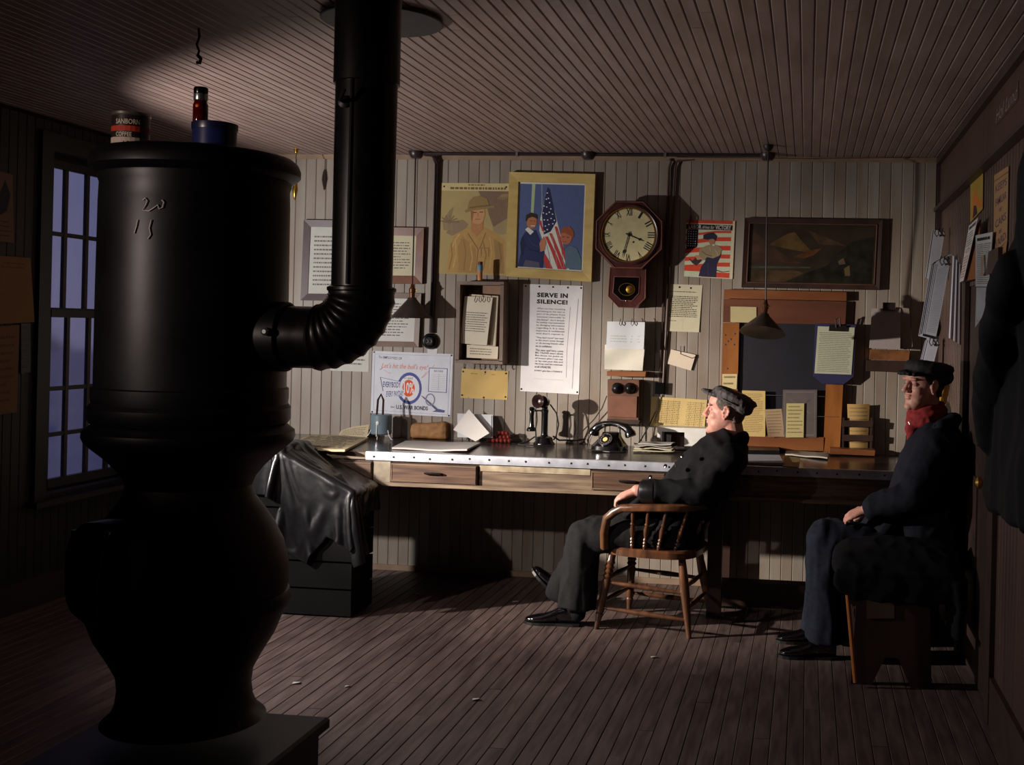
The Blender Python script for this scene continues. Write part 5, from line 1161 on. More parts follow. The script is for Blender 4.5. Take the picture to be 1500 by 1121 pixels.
# crumpled papers and the white box behind them
rn = random.Random(5)
for k, (dx, dz, rz_) in enumerate(((0, 0, .1), (.01, .014, -.15), (-.01, .028, .2), (.015, .041, -.05))):
    c = dk(958, 662); w, h = .125 - .008 * k, .07
    pts = [c + Vector((dx + x_ * math.cos(rz_) - y_ * math.sin(rz_), x_ * math.sin(rz_) + y_ * math.cos(rz_), dz)) for x_, y_ in ((-w, h), (w, h), (w, -h), (-w, -h))]
    Sheet(pts, paper(196 - 6 * k, 188 - 4 * k, 160 + 4 * k), .005, 0, curl=lambda u, v, k=k: .007 * math.sin(7 * u + k) * math.sin(3 * v + k) + .008 + .010 * max(0, u - .75), label=('lowest', 'second lowest', 'third', 'topmost')[k] + ' sheet of the crumpled paper pile by the rotary telephone', cat='paper', group='crumpled papers on the desk')
wb = thing('white_box', dk(995, 655) + Vector((0, .08, 0)), 'white open-fronted metal box standing against the wall behind the reclining man', 'box')
A, B, C_, E_ = [wall(x_, y_, .16) for x_, y_ in ((963, 625), (1034, 631), (1034, 661), (960, 659))]
zf = DZT + .004
def wb_box(x0, x1, z0, z1, y0, y1, nm, m_): build(MB().box((x0, y0, z0), (x1, y1, z1)), nm, m_, wb, smooth=False)
x0, x1, zt = A.x, B.x, (A.z + B.z) / 2 + .005
wb_box(x0, x1, zt - .028, zt, D - .16, D - .02, 'top', m_white); wb_box(x0, x0 + .03, zf, zt - .028, D - .16, D - .02, 'side', m_white); wb_box(x0 + .17, x1, zf, zt - .028, D - .16, D - .02, 'side', m_white); wb_box(x0 + .03, x0 + .17, zf, zt - .028, D - .04, D - .02, 'back', mat('maroon_lining', (74, 48, 46), .5)); wb_box(x0 + .03, x0 + .17, zf, zf + .006, D - .16, D - .04, 'bottom', m_white)
build(MB().lathe([(.016, 0), (.017, .08), (.015, .08), (.014, .004), (.001, .004)], (x0 + .065, D - .11, zf + .006), (0, 0, 1), 16), 'tumbler', mat('clear_tumbler', (200, 205, 210), .1, var=.05, trans=.6), None, 'small tumbler inside the white box', 'tumbler')
# ledgers at the right of the reclining man
lying([(1092, 669), (1142, 670), (1148, 682), (1090, 681)], paper(168, 172, 184), .014, 'pale ledger lying on the desk right of the reclining man', 'ledger', 'book')
lying([(1094, 660), (1140, 661), (1142, 667), (1092, 666)], mat('black_cover', (22, 22, 26), .4), .028, 'black-covered book behind the pale ledger', 'black_book', 'book')
lying([(1152, 659), (1214, 667), (1212, 674), (1150, 667)], paper(166, 156, 146), .008, 'fanned loose papers under the notice board', 'loose_papers', 'papers', lambda u, v: .008 * u * v + .002 * math.sin(10 * u))
lying([(1150, 669), (1172, 672), (1170, 686), (1146, 684)], paper(150, 122, 80), .005, 'small tan slip on the desk before the notice board', 'tan_slip', 'paper')

# ================================================================== captain's chair
fl, fr_, bl_, br_ = Vector((-1.081, 6.11, 0)), Vector((-.965, 6.50, 0)), Vector((-.575, 6.03, 0)), Vector((-.50, 6.50, 0))
cx_ = (fl + fr_ + bl_ + br_) / 4
chair = thing('captains_chair', cx_, 'low-backed wooden armchair with turned spindles under the reclining man', 'chair')
SZ = .425
ang = math.atan2((fl - bl_).y, (fl - bl_).x)           # facing direction
fwd = Vector((math.cos(ang), math.sin(ang), 0)); lat = Vector((-fwd.y, fwd.x, 0)) ; lat = lat if lat.y > 0 else -lat
def cp_(f, s, z): return cx_ + fwd * f + lat * s + Vector((0, 0, z))
mb = MB()
ring = [cp_(.255 * math.copysign(abs(math.cos(t)) ** .6, math.cos(t)), .255 * math.copysign(abs(math.sin(t)) ** .6, math.sin(t)), SZ - .02) for t in [2 * math.pi * i / 28 for i in range(28)]]
mb.prism(ring, (0, 0, .042), inset=.012)
build(mb, 'seat', m_chair, chair)
def turned(a, b, name, prof, par=chair, m_=m_chair):
    a, b = Vector(a), Vector(b); L = (b - a).length
    return build(MB().lathe([(r, h * L) for r, h in prof], a, (b - a), 12), name, m_, par)
LEG = [(.013, 0), (.017, .15), (.022, .2), (.018, .22), (.022, .235), (.021, .5), (.026, .62), (.020, .66), (.028, .69), (.019, .72), (.027, .75), (.019, .78), (.027, .81), (.019, .84), (.026, .87), (.021, .9), (.021, 1.0)]
PLAIN = [(.014, 0), (.022, .4), (.026, .65), (.02, .95), (.018, 1)]
tops = {'fl': cp_(.20, -.18, SZ - .015), 'fr': cp_(.20, .18, SZ - .015), 'bl': cp_(-.18, -.17, SZ - .015), 'br': cp_(-.18, .17, SZ - .015)}
for k, foot in (('fl', fl), ('fr', fr_)): turned(foot, tops[k], 'leg', LEG)
for k, foot in (('bl', bl_), ('br', br_)): turned(foot, tops[k], 'leg', PLAIN)
def lerp_leg(foot, k, t): return foot.lerp(tops[k], t)
ST = [(.008, 0), (.012, .3), (.015, .5), (.012, .7), (.008, 1)]
for t in (.22, .55): turned(lerp_leg(fl, 'fl', t + .06), lerp_leg(bl_, 'bl', t), 'stretcher', ST); turned(lerp_leg(fr_, 'fr', t + .06), lerp_leg(br_, 'br', t), 'stretcher', ST)
turned(lerp_leg(fl, 'fl', .36), lerp_leg(fr_, 'fr', .36), 'stretcher', ST); turned(lerp_leg(fl, 'fl', .66), lerp_leg(fr_, 'fr', .66), 'stretcher', ST); turned(lerp_leg(bl_, 'bl', .36), lerp_leg(br_, 'br', .36), 'stretcher', ST); turned(lerp_leg(bl_, 'bl', .62), lerp_leg(br_, 'br', .62), 'stretcher', ST)
# bent arm bow
AZ = .665
def bow_pt(t):
    """t 0..1 round the back from near arm front to far arm front"""
    if t < .28: f = .12 - (t / .28) * .24; s = -.285
    elif t > .72: f = .12 - ((1 - t) / .28) * .24; s = .265
    else:
        a = (t - .28) / .44 * math.pi; f = -.12 - .19 * math.sin(a); s = -.275 * math.cos(a)
    return f, s
near = [cp_(.225, -.246, SZ + .015), cp_(.222, -.265, SZ + .10), cp_(.205, -.278, SZ + .18), cp_(.165, -.282, AZ - .025), cp_(.12, -.285, AZ)]
far = [cp_(.215, .205, SZ + .02), cp_(.21, .235, SZ + .10), cp_(.19, .255, SZ + .18), cp_(.155, .262, AZ - .025), cp_(.12, .265, AZ)]
path = near + [cp_(*bow_pt(i / 24), AZ + .02 * math.sin(math.pi * i / 24)) for i in range(1, 24)] + far[::-1]
secs = []
for i, p in enumerate(path):
    t = (path[min(i + 1, len(path) - 1)] - path[max(i - 1, 0)]).normalized()
    ctr = cp_(0, 0, p.z); out = Vector((p.x - cx_.x, p.y - cx_.y, 0)).normalized(); sidev = (out - t * out.dot(t)).normalized(); upv = t.cross(sidev)
    wdt = .020 if 5 <= i <= len(path) - 6 else .015
    secs.append((p, sidev * (wdt * 1.45), upv * .021))
build(MB().loft(secs, 14, 3), 'arm_bow', m_chair, chair)
SPN = [(.007, 0), (.010, .06), (.013, .12), (.009, .15), (.014, .19), (.009, .23), (.014, .27), (.009, .31), (.013, .40), (.015, .5), (.010, .60), (.014, .64), (.009, .67), (.011, .8), (.008, 1)]
for t in (.07, .17, .28, .36, .44, .5, .56, .64, .72, .83, .93):
    f, s = bow_pt(t); top = cp_(f, s, AZ + .0)
    f2, s2 = f * .78 + .03, s * .80
    turned(cp_(f2, s2, SZ + .015), top, 'spindle', SPN)
# raised crest at the back
mb = MB(); secs = []
for i in range(9):
    t = .34 + .32 * i / 8; f, s = bow_pt(t); p = cp_(f, s, AZ + .055); out = (cp_(f, s, 0) - cx_); out.z = 0; out.normalize()
    secs.append((p, out * .016, Vector((0, 0, .045 - .028 * abs(i - 4) / 4))))
build(mb.loft(secs, 14, 3), 'crest', m_chair, chair)

# ================================================================== bench along the right wall
BY0, BY1 = 5.40, 6.36; BX0, BX1 = .235, .60; BZ = .485
bench = thing('plank_bench', ((BX0 + BX1) / 2, (BY0 + BY1) / 2, 0), 'dark plank bench along the right wall under the second man', 'bench')
build(MB().box((BX0 - .03, BY0 - .03, BZ - .03), (BX1 + .03, BY1, BZ)), 'seat_board', m_darkwood, bench, smooth=False)
for yy in (BY0, BY1 - .06):
    w = (BX1 - BX0)
    ring = [(BX0, 0), (BX0 + w * .26, 0), (BX0 + w * .42, .13), (BX0 + w * .58, .13), (BX0 + w * .74, 0), (BX1, 0), (BX1 - .02, BZ - .03), (BX0 + .02, BZ - .03)]
    build(MB().prism([(x_, yy, z_) for x_, z_ in ring], (0, .035, 0)), 'end_board', m_darkwood, bench, smooth=False)
build(MB().box((BX0 - .012, BY0 + .0, BZ - .12), (BX0 + .012, BY1, BZ - .03)), 'apron', m_darkwood, bench, smooth=False)
build(MB().box((BX0 + .03, BY0 + .0351, .20), (BX1 - .03, BY1 - .07, .22)), 'lower_shelf', m_darkwood, bench, smooth=False)
a, b_ = at(1241, 866, Y=BY0 - .05), at(1253, 1000, Y=BY0 - .05)
a.z += 0; b_.z = max(b_.z, .001)
build(MB().tube([b_, a], .010, 8), 'lit_bench_edge', mat('lit_edge_orange', (190, 116, 58), .4, var=.15), None, 'lit bench edge made as a thin pale stick leaning on the bench end', 'sliver')  # bright orange colour paints the light on the bench's left edge
s_ = Sheet([at(1284, 860, Y=BY0 - .006), at(1328, 866, Y=BY0 - .006), at(1324, 877, Y=BY0 - .004), at(1286, 879, Y=BY0 - .004)], paper(150, 124, 112), .006, 0, label='folded newspaper wedged under the bench seat', cat='newspaper', name='newspaper', curl=lambda u, v: .004 * math.sin(6 * u)); s_.done()
s_ = Sheet([at(1270, 862, Y=BY0 - .003), at(1310, 880, Y=BY0 - .003), at(1310, 906, Y=BY0 - .002), at(1270, 906, Y=BY0 - .002)], paper(92, 72, 66), .004, 0, label='brown paper bag end showing under the bench seat', cat='paper', name='paper_bag'); s_.done()
# scraps on the floor
for k, (px, py, sz_) in enumerate(((434, 1001, .018), (509, 1006, .012), (697, 1025, .016), (755, 882, .020), (612, 870, .016), (504, 889, .02), (957, 963, .014))):
    c = at(px, py, Z=.002)
    Sheet([c + Vector((-sz_, sz_ * .6, 0)), c + Vector((sz_ * .8, sz_, 0)), c + Vector((sz_, -sz_ * .7, 0)), c + Vector((-sz_ * .7, -sz_, 0))], paper(200, 192, 186), .002, 0, curl=lambda u, v: .006 * u * v, label='tiny crumpled white scrap lying on the open floor', cat='scrap', name='paper_scrap', group='scraps on the floor')
# ================================================================== people
def frame(f, u):
    f = Vector(f).normalized(); u = Vector(u); u = (u - f * u.dot(f)).normalized(); s = u.cross(f)
    return f, s, u
def head_geo(mb, C, f, s, u, k=1.0):
    L = lambda a, b, c: C + f * (a * k) + s * (b * k) + u * (c * k)
    rows = [(-.114, .072, .020, .026), (-.100, .086, -.010, .040), (-.082, .086, -.035, .051), (-.062, .083, -.060, .058), (-.042, .085, -.078, .062), (-.022, .083, -.090, .066), (-.004, .078, -.097, .068),
            (.012, .074, -.100, .070), (.028, .080, -.102, .072), (.044, .088, -.102, .074), (.062, .087, -.100, .075), (.082, .078, -.094, .072), (.100, .058, -.078, .061), (.114, .030, -.048, .040), (.120, .008, -.02, .015)]
    secs = []
    for c, fr, bk, w in rows: secs.append((L((fr + bk) / 2, 0, c), f * ((fr - bk) / 2 * k), s * (w * k)))
    mb.loft(secs, 28, 2.25)
    # nose
    nose = [(.080, .034, .008, .010), (.088, .016, .009, .011), (.098, -.004, .011, .013), (.106, -.020, .014, .015), (.100, -.030, .012, .014)]
    mb.loft([(L(a, 0, c), f * (wf * k), s * (ws * k)) for a, c, wf, ws in nose], 12)
    mb.ball(L(.108, 0, -.020), .0115 * k)
    X3 = (f, s, u)
    for q in (-1, 1):
        mb.ball(L(.094, q * .013, -.025), (.012 * k, .009 * k, .009 * k), X=X3)
        mb.ball(L(.077, q * .030, .034), (.015 * k, .025 * k, .008 * k), X=X3)
        mb.ball(L(.044, q * .030, -.020), (.034 * k, .030 * k, .030 * k), 16, 10, X=X3)
        mb.ball(L(.030, q * .030, -.064), (.044 * k, .026 * k, .032 * k), 16, 10, X=X3)
        mb.ball(L(.0665, q * .031, .0105), (.0135 * k, .0150 * k, .0125 * k), X=X3)
        # ear: rim, lobe and hollow between
        for (a, c, r) in ((-.004, .026, .008), (-.014, .030, .008), (-.023, .024, .008), (-.027, .010, .008), (-.023, -.006, .0075), (-.015, -.018, .0075), (-.007, -.028, .009), (.001, -.020, .007), (.003, 0.0, .006)):
            mb.ball(L(a, q * (.079 - .0015 * (a > -.01)), c), r * k, 8, 6)
        mb.ball(L(-.010, q * .073, .002), (.018 * k, .006 * k, .028 * k), X=X3)
    mb.ball(L(.086, 0, -.045), (.010 * k, .025 * k, .0055 * k), X=X3); mb.ball(L(.085, 0, -.058), (.010 * k, .021 * k, .0065 * k), X=X3)
    mb.ball(L(.076, 0, -.098), (.020 * k, .024 * k, .018 * k), X=X3)
    return L
def hand_geo(mb, W, d, n, side, curl=0.5, k=1.0, spread=.05):
    """W wrist, d towards the fingers, n back-of-hand normal, side points towards the thumb"""
    d = Vector(d).normalized(); n = (Vector(n) - d * Vector(n).dot(d)).normalized(); sd = n.cross(d); sd = sd if sd.dot(Vector(side)) > 0 else -sd
    secs = []
    for (t, w, h) in ((-.01, .027, .021), (.02, .032, .019), (.05, .041, .016), (.075, .044, .014), (.092, .040, .011)):
        secs.append((W + d * (t * k), sd * (w * k), n * (h * k)))
    mb.loft(secs, 16, 2.6)
    for i, (off, L, r) in enumerate(((.031, .074, .0085), (.0105, .083, .0088), (-.0105, .077, .0084), (-.031, .060, .0074))):
        a = W + d * (.082 * k) + sd * (off * k); dirv = (d + sd * (off * spread * 40 * .12)).normalized(); pts = [a - d * .02]; p = a; ang = curl * .35
        for seg in (.44, .32, .24):
            v_ = dirv * math.cos(ang) - n * math.sin(ang); pts.append(p); p = p + v_ * (L * seg * k); ang += curl * .75
        pts.append(p); mb.limb(pts, [r * 1.05 * k, r * 1.1 * k, r * k, r * .95 * k, r * .82 * k], 10)
    a = W + d * (.022 * k) + sd * (.030 * k)
    mb.limb([a - sd * .012, a + (d * .022 + sd * .020 - n * .006) * k, a + (d * .050 + sd * .026 - n * .014) * k, a + (d * .072 + sd * .022 - n * .018) * k], [.013 * k, .0125 * k, .0105 * k, .0085 * k], 10)
def shoe(parent, heel, toe, up, L=.29, name='shoe'):
    """heel: back bottom point, toe: direction"""
    f = (Vector(toe)).normalized(); u = Vector(up); u = (u - f * u.dot(f)).normalized(); s = u.cross(f)
    mb = MB(); H = Vector(heel)
    for (t, w, h0, h1) in (): pass
    rows = [(0.005, .026, .018, .085), (.03, .034, .018, .105), (.07, .037, .018, .112), (.11, .036, .016, .098), (.15, .042, .012, .074), (.19, .049, .010, .058), (.23, .048, .010, .050), (.262, .038, .012, .042), (.283, .018, .016, .032)]
    k = L / .29
    mb.loft([(H + f * (t * k) + u * ((a + b) / 2), s * w, u * ((b - a) / 2)) for t, w, a, b in rows], 20, 2.3)
    mb.loft([(H + f * .05 + u * .06, s * .036, f * .045), (H + f * .045 + u * .11, s * .038, f * .048), (H + f * .04 + u * .14, s * .037, f * .046)], 16)
    o = remesh(mb, name, m_shoe, .0045, parent, 3)
    mb = MB(); out = [(0, .028), (.03, .036), (.08, .036), (.12, .036), (.16, .044), (.20, .050), (.24, .047), (.27, .034), (.29, .008)]
    ring = [H + f * (t * k) + s * w for t, w in out] + [H + f * (t * k) - s * w for t, w in out[::-1]]
    mb.prism([p + u * .0 for p in ring], u * .014)
    build(mb, 'sole', m_black, o, smooth=False)
    mb = MB(); ring = [H + f * (t * k) + s * w for t, w in out[:3]] + [H + f * (t * k) - s * w for t, w in out[:3][::-1]]
    return o
def eyes(parent, L, f, s, u, k=1.0, look=(1, 0, 0)):
    for q in (-1, 1):
        c = L(.0715, q * .031, .0095)
        e = build(MB().ball(c, .0098 * k, 12, 8, (f, s, u)), 'eye', mat('eye_white', (196, 180, 170), .2, var=.03), parent)
        build(MB().ball(c + (f * look[0] + s * look[1]) .normalized() * .0062 * k, (.0045 * k, .0052 * k, .0052 * k), 10, 6, (f, s, u)), 'iris', mat('iris_dark', (40, 34, 34), .15), e)
        pts = [L(.080, q * .014, .030), L(.085, q * .026, .037), L(.078, q * .040, .037), L(.066, q * .052, .032)]
        build(MB().tube(pts, [.0035 * k, .0045 * k, .004 * k, .002 * k], 6), 'eyebrow', mat('brow_hair', (96, 78, 70), .8), parent)
def hair_geo(mb, L, f, s, u, k=1.0):
    for q in (-1, 1):
        mb.loft([(L(-.005, q * .069, .07), f * (.045 * k), s * (.009 * k)), (L(.002, q * .069, .045), f * (.045 * k), s * (.009 * k)), (L(-.005, q * .066, .02), f * (.034 * k), s * (.009 * k)), (L(-.04, q * .060, -.01), f * (.024 * k), s * (.012 * k)), (L(-.06, q * .048, -.045), f * (.016 * k), s * (.016 * k))], 14)
    mb.loft([(L(-.03, 0, .07), f * (.079 * k), s * (.076 * k)), (L(-.045, 0, .03), f * (.064 * k), s * (.074 * k)), (L(-.05, 0, 0), f * (.054 * k), s * (.068 * k)), (L(-.05, 0, -.03), f * (.044 * k), s * (.058 * k)), (L(-.046, 0, -.055), f * (.034 * k), s * (.048 * k))], 20)

# ---------------------------------------------------------------- man reclining in the captain's chair
Y1 = 6.235
def p1(px, py, Y=Y1): return at(px, py, Y=Y)
man1 = thing('person', (cx_.x, cx_.y, 0), 'person in black coat and plaid flat cap reclining in the wooden armchair', 'person')
f, s, u = frame((-1, .06, .06), (.10, 0, 1))
HC = p1(1063, 604); k1 = 1.06
# body
mb = MB(); L1 = head_geo(mb, HC, f, s, u, k1)
neck = p1(1076, 645); chest = p1(1040, 690); belly = p1(1003, 738); pel = p1(985, 775)
mb.limb([L1(-.03, 0, -.04), L1(-.045, 0, -.10), neck + Vector((0, 0, -.03))], [.058, .060, .066], 16)
ax = (neck - chest).normalized()
Ys = Vector((0, 1, 0))
def tsec(c, d, rf, rs): 
    d = d.normalized(); fr = Ys.cross(d).normalized()
    return (c, fr * rf, Ys * rs)
mb.loft([tsec(neck, ax, .06, .10), tsec(neck.lerp(chest, .35), ax, .10, .19), tsec(chest, ax, .125, .185), tsec(belly, (chest - pel), .13, .165), tsec(pel, Vector((-.3, 0, 1)), .12, .165), tsec(pel + Vector((.01, 0, -.07)), Vector((0, 0, 1)), .09, .13)], 24)
shN, shF = p1(1066, 672, 6.08), p1(1064, 670, 6.38)
elN, elF = p1(1026, 722, 6.03), p1(1030, 728, 6.38)
wrN, wrF = p1(933, 719, 6.035), p1(965, 745, 6.30)
mb.limb([shN, elN, wrN], [.06, .048, .032], 14); mb.limb([shF, elF, wrF], [.06, .048, .032], 14)
hand_geo(mb, wrN + Vector((-.012, 0, -.004)), (-1, .10, -.42), (-.42, -.25, 1), (0, 1, 0), curl=.95, k=1.0)
hand_geo(mb, wrF + Vector((-.01, 0, 0)), (-1, -.25, -.15), (-.1, .2, 1), (0, -1, 0), curl=.7)
hipN, hipF = p1(985, 778, 6.17), p1(985, 776, 6.31)
knN, knF = p1(854, 786, 6.165), p1(868, 780, 6.33)
anN, anF = p1(848, 884, 6.14), p1(822, 868, 6.52)
mb.limb([hipN, knN, anN], [.085, .055, .035], 14); mb.limb([hipF, knF, anF], [.085, .055, .035], 14)
mb.limb([anN, anN + Vector((-.05, 0, -.075))], [.034, .022], 10); mb.limb([anF, anF + Vector((-.03, .02, -.01))], [.034, .022], 10)
body1 = remesh(mb, 'body', m_skin, .0042, man1, 3)
build(MB().limb([anN + Vector((0, 0, .03)), anN + Vector((-.005, 0, -.055))], [.046, .044], 14), 'sock', m_coat, man1)
eyes(man1, L1, f, s, u, k1, (1, .1, 0))
mb = MB(); hair_geo(mb, L1, f, s, u, k1); remesh(mb, 'hair', m_hair, .004, man1, 2, .0015, 60)
# coat
mb = MB(); 
mb.loft([tsec(neck + Vector((0, 0, .02)), ax, .085, .115), tsec(neck.lerp(chest, .25), ax, .125, .19), tsec(chest, ax, .165, .195), tsec(belly, (chest - pel), .175, .185), tsec(pel + Vector((.0, 0, .02)), Vector((-.35, 0, 1)), .165, .185), tsec(pel + Vector((.015, 0, -.065)), Vector((0, 0, 1)), .155, .18)], 28)
mb.limb([shN + Vector((.01, .01, 0)), elN, wrN + (elN - wrN) * .16], [.080, .070, .056], 16); mb.limb([shF, elF, wrF + (elF - wrF) * .12], [.08, .070, .056], 16)
# coat front skirt over the lap and standing collar
mb.loft([tsec(p1(965, 728), Vector((-1, 0, .6)), .12, .175), tsec(p1(938, 742), Vector((-1, 0, .4)), .085, .165), tsec(p1(918, 752), Vector((-1, 0, .2)), .04, .13)], 20)
mb.limb([p1(1072, 652, 6.13), p1(1086, 644, 6.18), p1(1089, 642, 6.235), p1(1086, 644, 6.29), p1(1072, 652, 6.34)], [.03, .033, .033, .033, .03], 12)
jk = remesh(mb, 'coat', m_coat, .008, man1, 4, .012, 9.0)
mb = MB(); cuff = wrN.lerp(elN, .16); cd = (elN - wrN).normalized()
mb.lathe([(.046, 0), (.058, .004), (.064, .02), (.066, .075), (.060, .082)], wrN.lerp(elN, .05), cd, 22)
build(mb, 'cuff', m_leather, man1)
mb = MB()
for (px, py) in ((953, 699), (975, 683), (999, 668)): mb.lathe([(.011, 0), (.011, .004), (.004, .006)], p1(px, py, 6.03), (-.5, -.8, .4), 10)
build(mb, 'coat_buttons', m_bake, man1)
build(MB().tube([p1(988, 676, 5.985), p1(990, 684, 5.985)], .003, 6), 'watch_pin', m_chrome, man1)
# trousers
mb = MB()
mb.loft([tsec(pel + Vector((.02, 0, .03)), Vector((0, 0, 1)), .145, .185), tsec(pel + Vector((.01, 0, -.07)), Vector((0, 0, 1)), .14, .18)], 20)
def leg_geo(hip, kn, an, r0, r1, r2):
    mb.limb([hip, hip.lerp(kn, .5), kn], [r0, (r0 + r1) / 2 + .01, r1], 18)
    q_ = an + (an - kn).normalized() * .035
    mb.tube([kn.lerp(q_, t_) for t_ in (0, .2, .45, .7, .88, 1.0)], [r1, (r1 + r2) / 2, r2 * .97, r2, r2 * 1.03, r2 * 1.03], 18)
leg_geo(hipN + Vector((0, 0, .0)), knN, anN + Vector((-.01, 0, .01)), .10, .088, .100)
leg_geo(hipF, knF, anF + Vector((0, 0, .015)), .10, .088, .082)
remesh(mb, 'trousers', m_trou, .008, man1, 4, .009, 8.0, (1.5, 1.5, .6))
# shoes
hN = at(850, 905, Y=6.15); hN.z = .0
shoe(man1, hN, (-1, .02, 0), (0, 0, 1), .31)
hF = at(828, 884, Y=6.52); hF.z = .012
shoe(man1, hF, (-.72, .05, .70), (.70, 0, .72), .29)
# cap: band, soft crown leaning back, visor
mb = MB()
cf, cs_, cu = frame(f * 1 + u * .36, u)
CC = L1(-.010, 0, .062)
c3 = lambda a, b, c: CC + cf * a + cs_ * b + cu * c
mb.loft([(c3(-.004, 0, -.012), cf * .104, cs_ * .086), (c3(-.012, 0, .014), cf * .114, cs_ * .098), (c3(-.028, 0, .034), cf * .124, cs_ * .106), (c3(-.030, 0, .050), cf * .110, cs_ * .094), (c3(-.028, 0, .058), cf * .070, cs_ * .06)], 28)
mb.ball(c3(-.082, 0, .005), (.062, .088, .052), 16, 10, (cf, cs_, cu))
for i in range(7):
    a = -.9 + 1.8 * i / 6
    mb.limb([c3(.085 * math.cos(a), .08 * math.sin(a), .004), c3(.150 * math.cos(a * .85), .082 * math.sin(a * .85), -.008)], [.012, .0095], 10)
m_plaid = mat('plaid_wool', (96, 90, 92), .8, var=.35, scale=44, stretch=(2, 2, .4), col2=(24, 22, 27), bump=.15)
remesh(mb, 'flat_cap', m_plaid, .005, man1, 4, .004, 24)
build(MB().tube([c3(.118 * math.cos(a), .102 * math.sin(a), .001) for a in [1.3 + 1.7 * i / 12 for i in range(13)]], .0028, 6), 'cap_piping', mat('grey_piping', (120, 110, 110), .6), man1)

# ---------------------------------------------------------------- man on the bench
Y2 = 5.92
def p2(px, py, Y=Y2): return at(px, py, Y=Y)
man2 = thing('person', (.42, Y2, 0), 'person in navy coat, dark cap and red scarf sitting on the bench', 'person')
f, s, u = frame((-.86, -.50, .02), (.06, 0, 1))
HC = p2(1352, 566); k2 = 1.04
mb = MB(); L2 = head_geo(mb, HC, f, s, u, k2)
neck = p2(1372, 618); chest = p2(1366, 680); belly = p2(1346, 752); pel = p2(1350, 812)
mb.limb([L2(-.03, 0, -.04), L2(-.035, 0, -.10), neck + Vector((0, 0, -.04))], [.058, .060, .066], 16)
def usec(c, rf, rs, tw=.12):
    fr = Vector((-1, -tw, 0)).normalized(); sd_ = Vector((tw, -1, 0)).normalized()
    return (c, fr * rf, sd_ * rs)
mb.loft([usec(neck, .06, .10), usec(neck.lerp(chest, .4), .10, .19), usec(chest, .12, .18), usec(belly, .125, .165), usec(pel, .125, .165), usec(pel + Vector((0, 0, -.06)), .1, .14)], 24)
shN, shF = p2(1374, 655, 5.72), p2(1366, 652, 6.10)
elN, elF = p2(1338, 728, 5.66), p2(1330, 735, 6.12)
wrN, wrF = p2(1272, 746, 5.72), p2(1275, 752, 5.98)
mb.limb([shN, elN, wrN], [.06, .048, .032], 14); mb.limb([shF, elF, wrF], [.06, .048, .032], 14)
hand_geo(mb, wrN + Vector((-.012, .006, -.004)), (-.9, .25, -.42), (-.42, -.30, .9), (0, 1, 0), curl=.9)
hand_geo(mb, wrF + Vector((-.01, 0, 0)), (-1, -.3, -.25), (-.2, .2, 1), (0, -1, 0), curl=.8)
hipN, hipF = p2(1340, 818, 5.80), p2(1340, 815, 6.02)
knN, knF = p2(1211, 790, 5.76), p2(1216, 786, 6.04)
anN, anF = p2(1212, 925, 5.80), p2(1205, 915, 6.08)
mb.limb([hipN, knN, anN], [.085, .055, .035], 14); mb.limb([hipF, knF, anF], [.085, .055, .035], 14)
mb.limb([anN, anN + Vector((-.04, 0, -.06))], [.034, .022], 10); mb.limb([anF, anF + Vector((-.04, 0, -.06))], [.034, .022], 10)
remesh(mb, 'body', m_skin, .0042, man2, 3)
for an_ in (anN, anF): build(MB().limb([an_ + Vector((0, 0, .03)), an_ + Vector((0, 0, -.05))], [.046, .044], 14), 'sock', m_coat, man2)
eyes(man2, L2, f, s, u, k2, (1, -.1, 0))
mb = MB(); hair_geo(mb, L2, f, s, u, k2); remesh(mb, 'hair', m_bhair, .004, man2, 2, .0015, 60)
mb = MB()
mb.loft([usec(neck + Vector((0, 0, -.005)), .085, .11), usec(neck.lerp(chest, .35), .13, .20), usec(chest, .165, .215), usec(belly, .19, .21), usec(pel, .19, .215), usec(pel + Vector((0, 0, -.062)), .18, .21)], 28)
mb.limb([shN, elN, wrN.lerp(elN, .14)], [.09, .08, .060], 16); mb.limb([shF, elF, wrF.lerp(elF, .14)], [.09, .08, .060], 16)
mb.loft([usec(p2(1300, 752), .10, .20), usec(p2(1285, 775), .10, .20), usec(p2(1280, 795), .08, .18)], 20)
mb.limb([p2(1378, 626, 5.80), p2(1394, 618, 5.86), p2(1397, 616, 5.92), p2(1392, 618, 5.98), p2(1376, 624, 6.04)], [.034, .038, .038, .038, .034], 12)
remesh(mb, 'coat', m_navy, .008, man2, 4, .012, 9.0, deform=lambda c, n_: Vector((min(0, .775 - c.x), 0, 0)))
mb = MB(); rg = []
nc = L2(-.032, 0, -.128)
for i in range(17):
    t = 2 * math.pi * i / 16; rg.append(nc + f * (.078 * math.cos(t)) + s * (.074 * math.sin(t)) - u * (.018 * math.cos(t)))
mb.tube(rg, .024, 10); mb.tube([p_ + u * .028 + (nc - p_) * .12 for p_ in rg], .018, 10); mb.tube([p_ - u * .03 for p_ in rg], .026, 10); mb.limb([nc + f * .07 - u * .03, nc + f * .085 - u * .08, nc + f * .085 - u * .13], [.034, .034, .022], 12)
remesh(mb, 'scarf', m_red, .006, man2, 3, .006, 24)
mb = MB()
mb.loft([usec(pel + Vector((0, 0, .03)), .16, .19), usec(pel + Vector((0, 0, -.055)), .16, .185)], 20)
leg_geo(hipN, knN, anN + Vector((0, 0, .0)), .105, .098, .108); leg_geo(hipF, knF, anF + Vector((0, 0, .0)), .105, .095, .10)
remesh(mb, 'trousers', m_denim, .008, man2, 4, .010, 8.0, (1.5, 1.5, .6))
for an in (anN, anF):
    h_ = Vector((an.x + .05, an.y, 0)); shoe(man2, h_, (-1, -.08, 0), (0, 0, 1), .29)
mb = MB()
cf, cs_, cu = frame(f * 1 + u * .10, u); CC = L2(-.012, 0, .062)
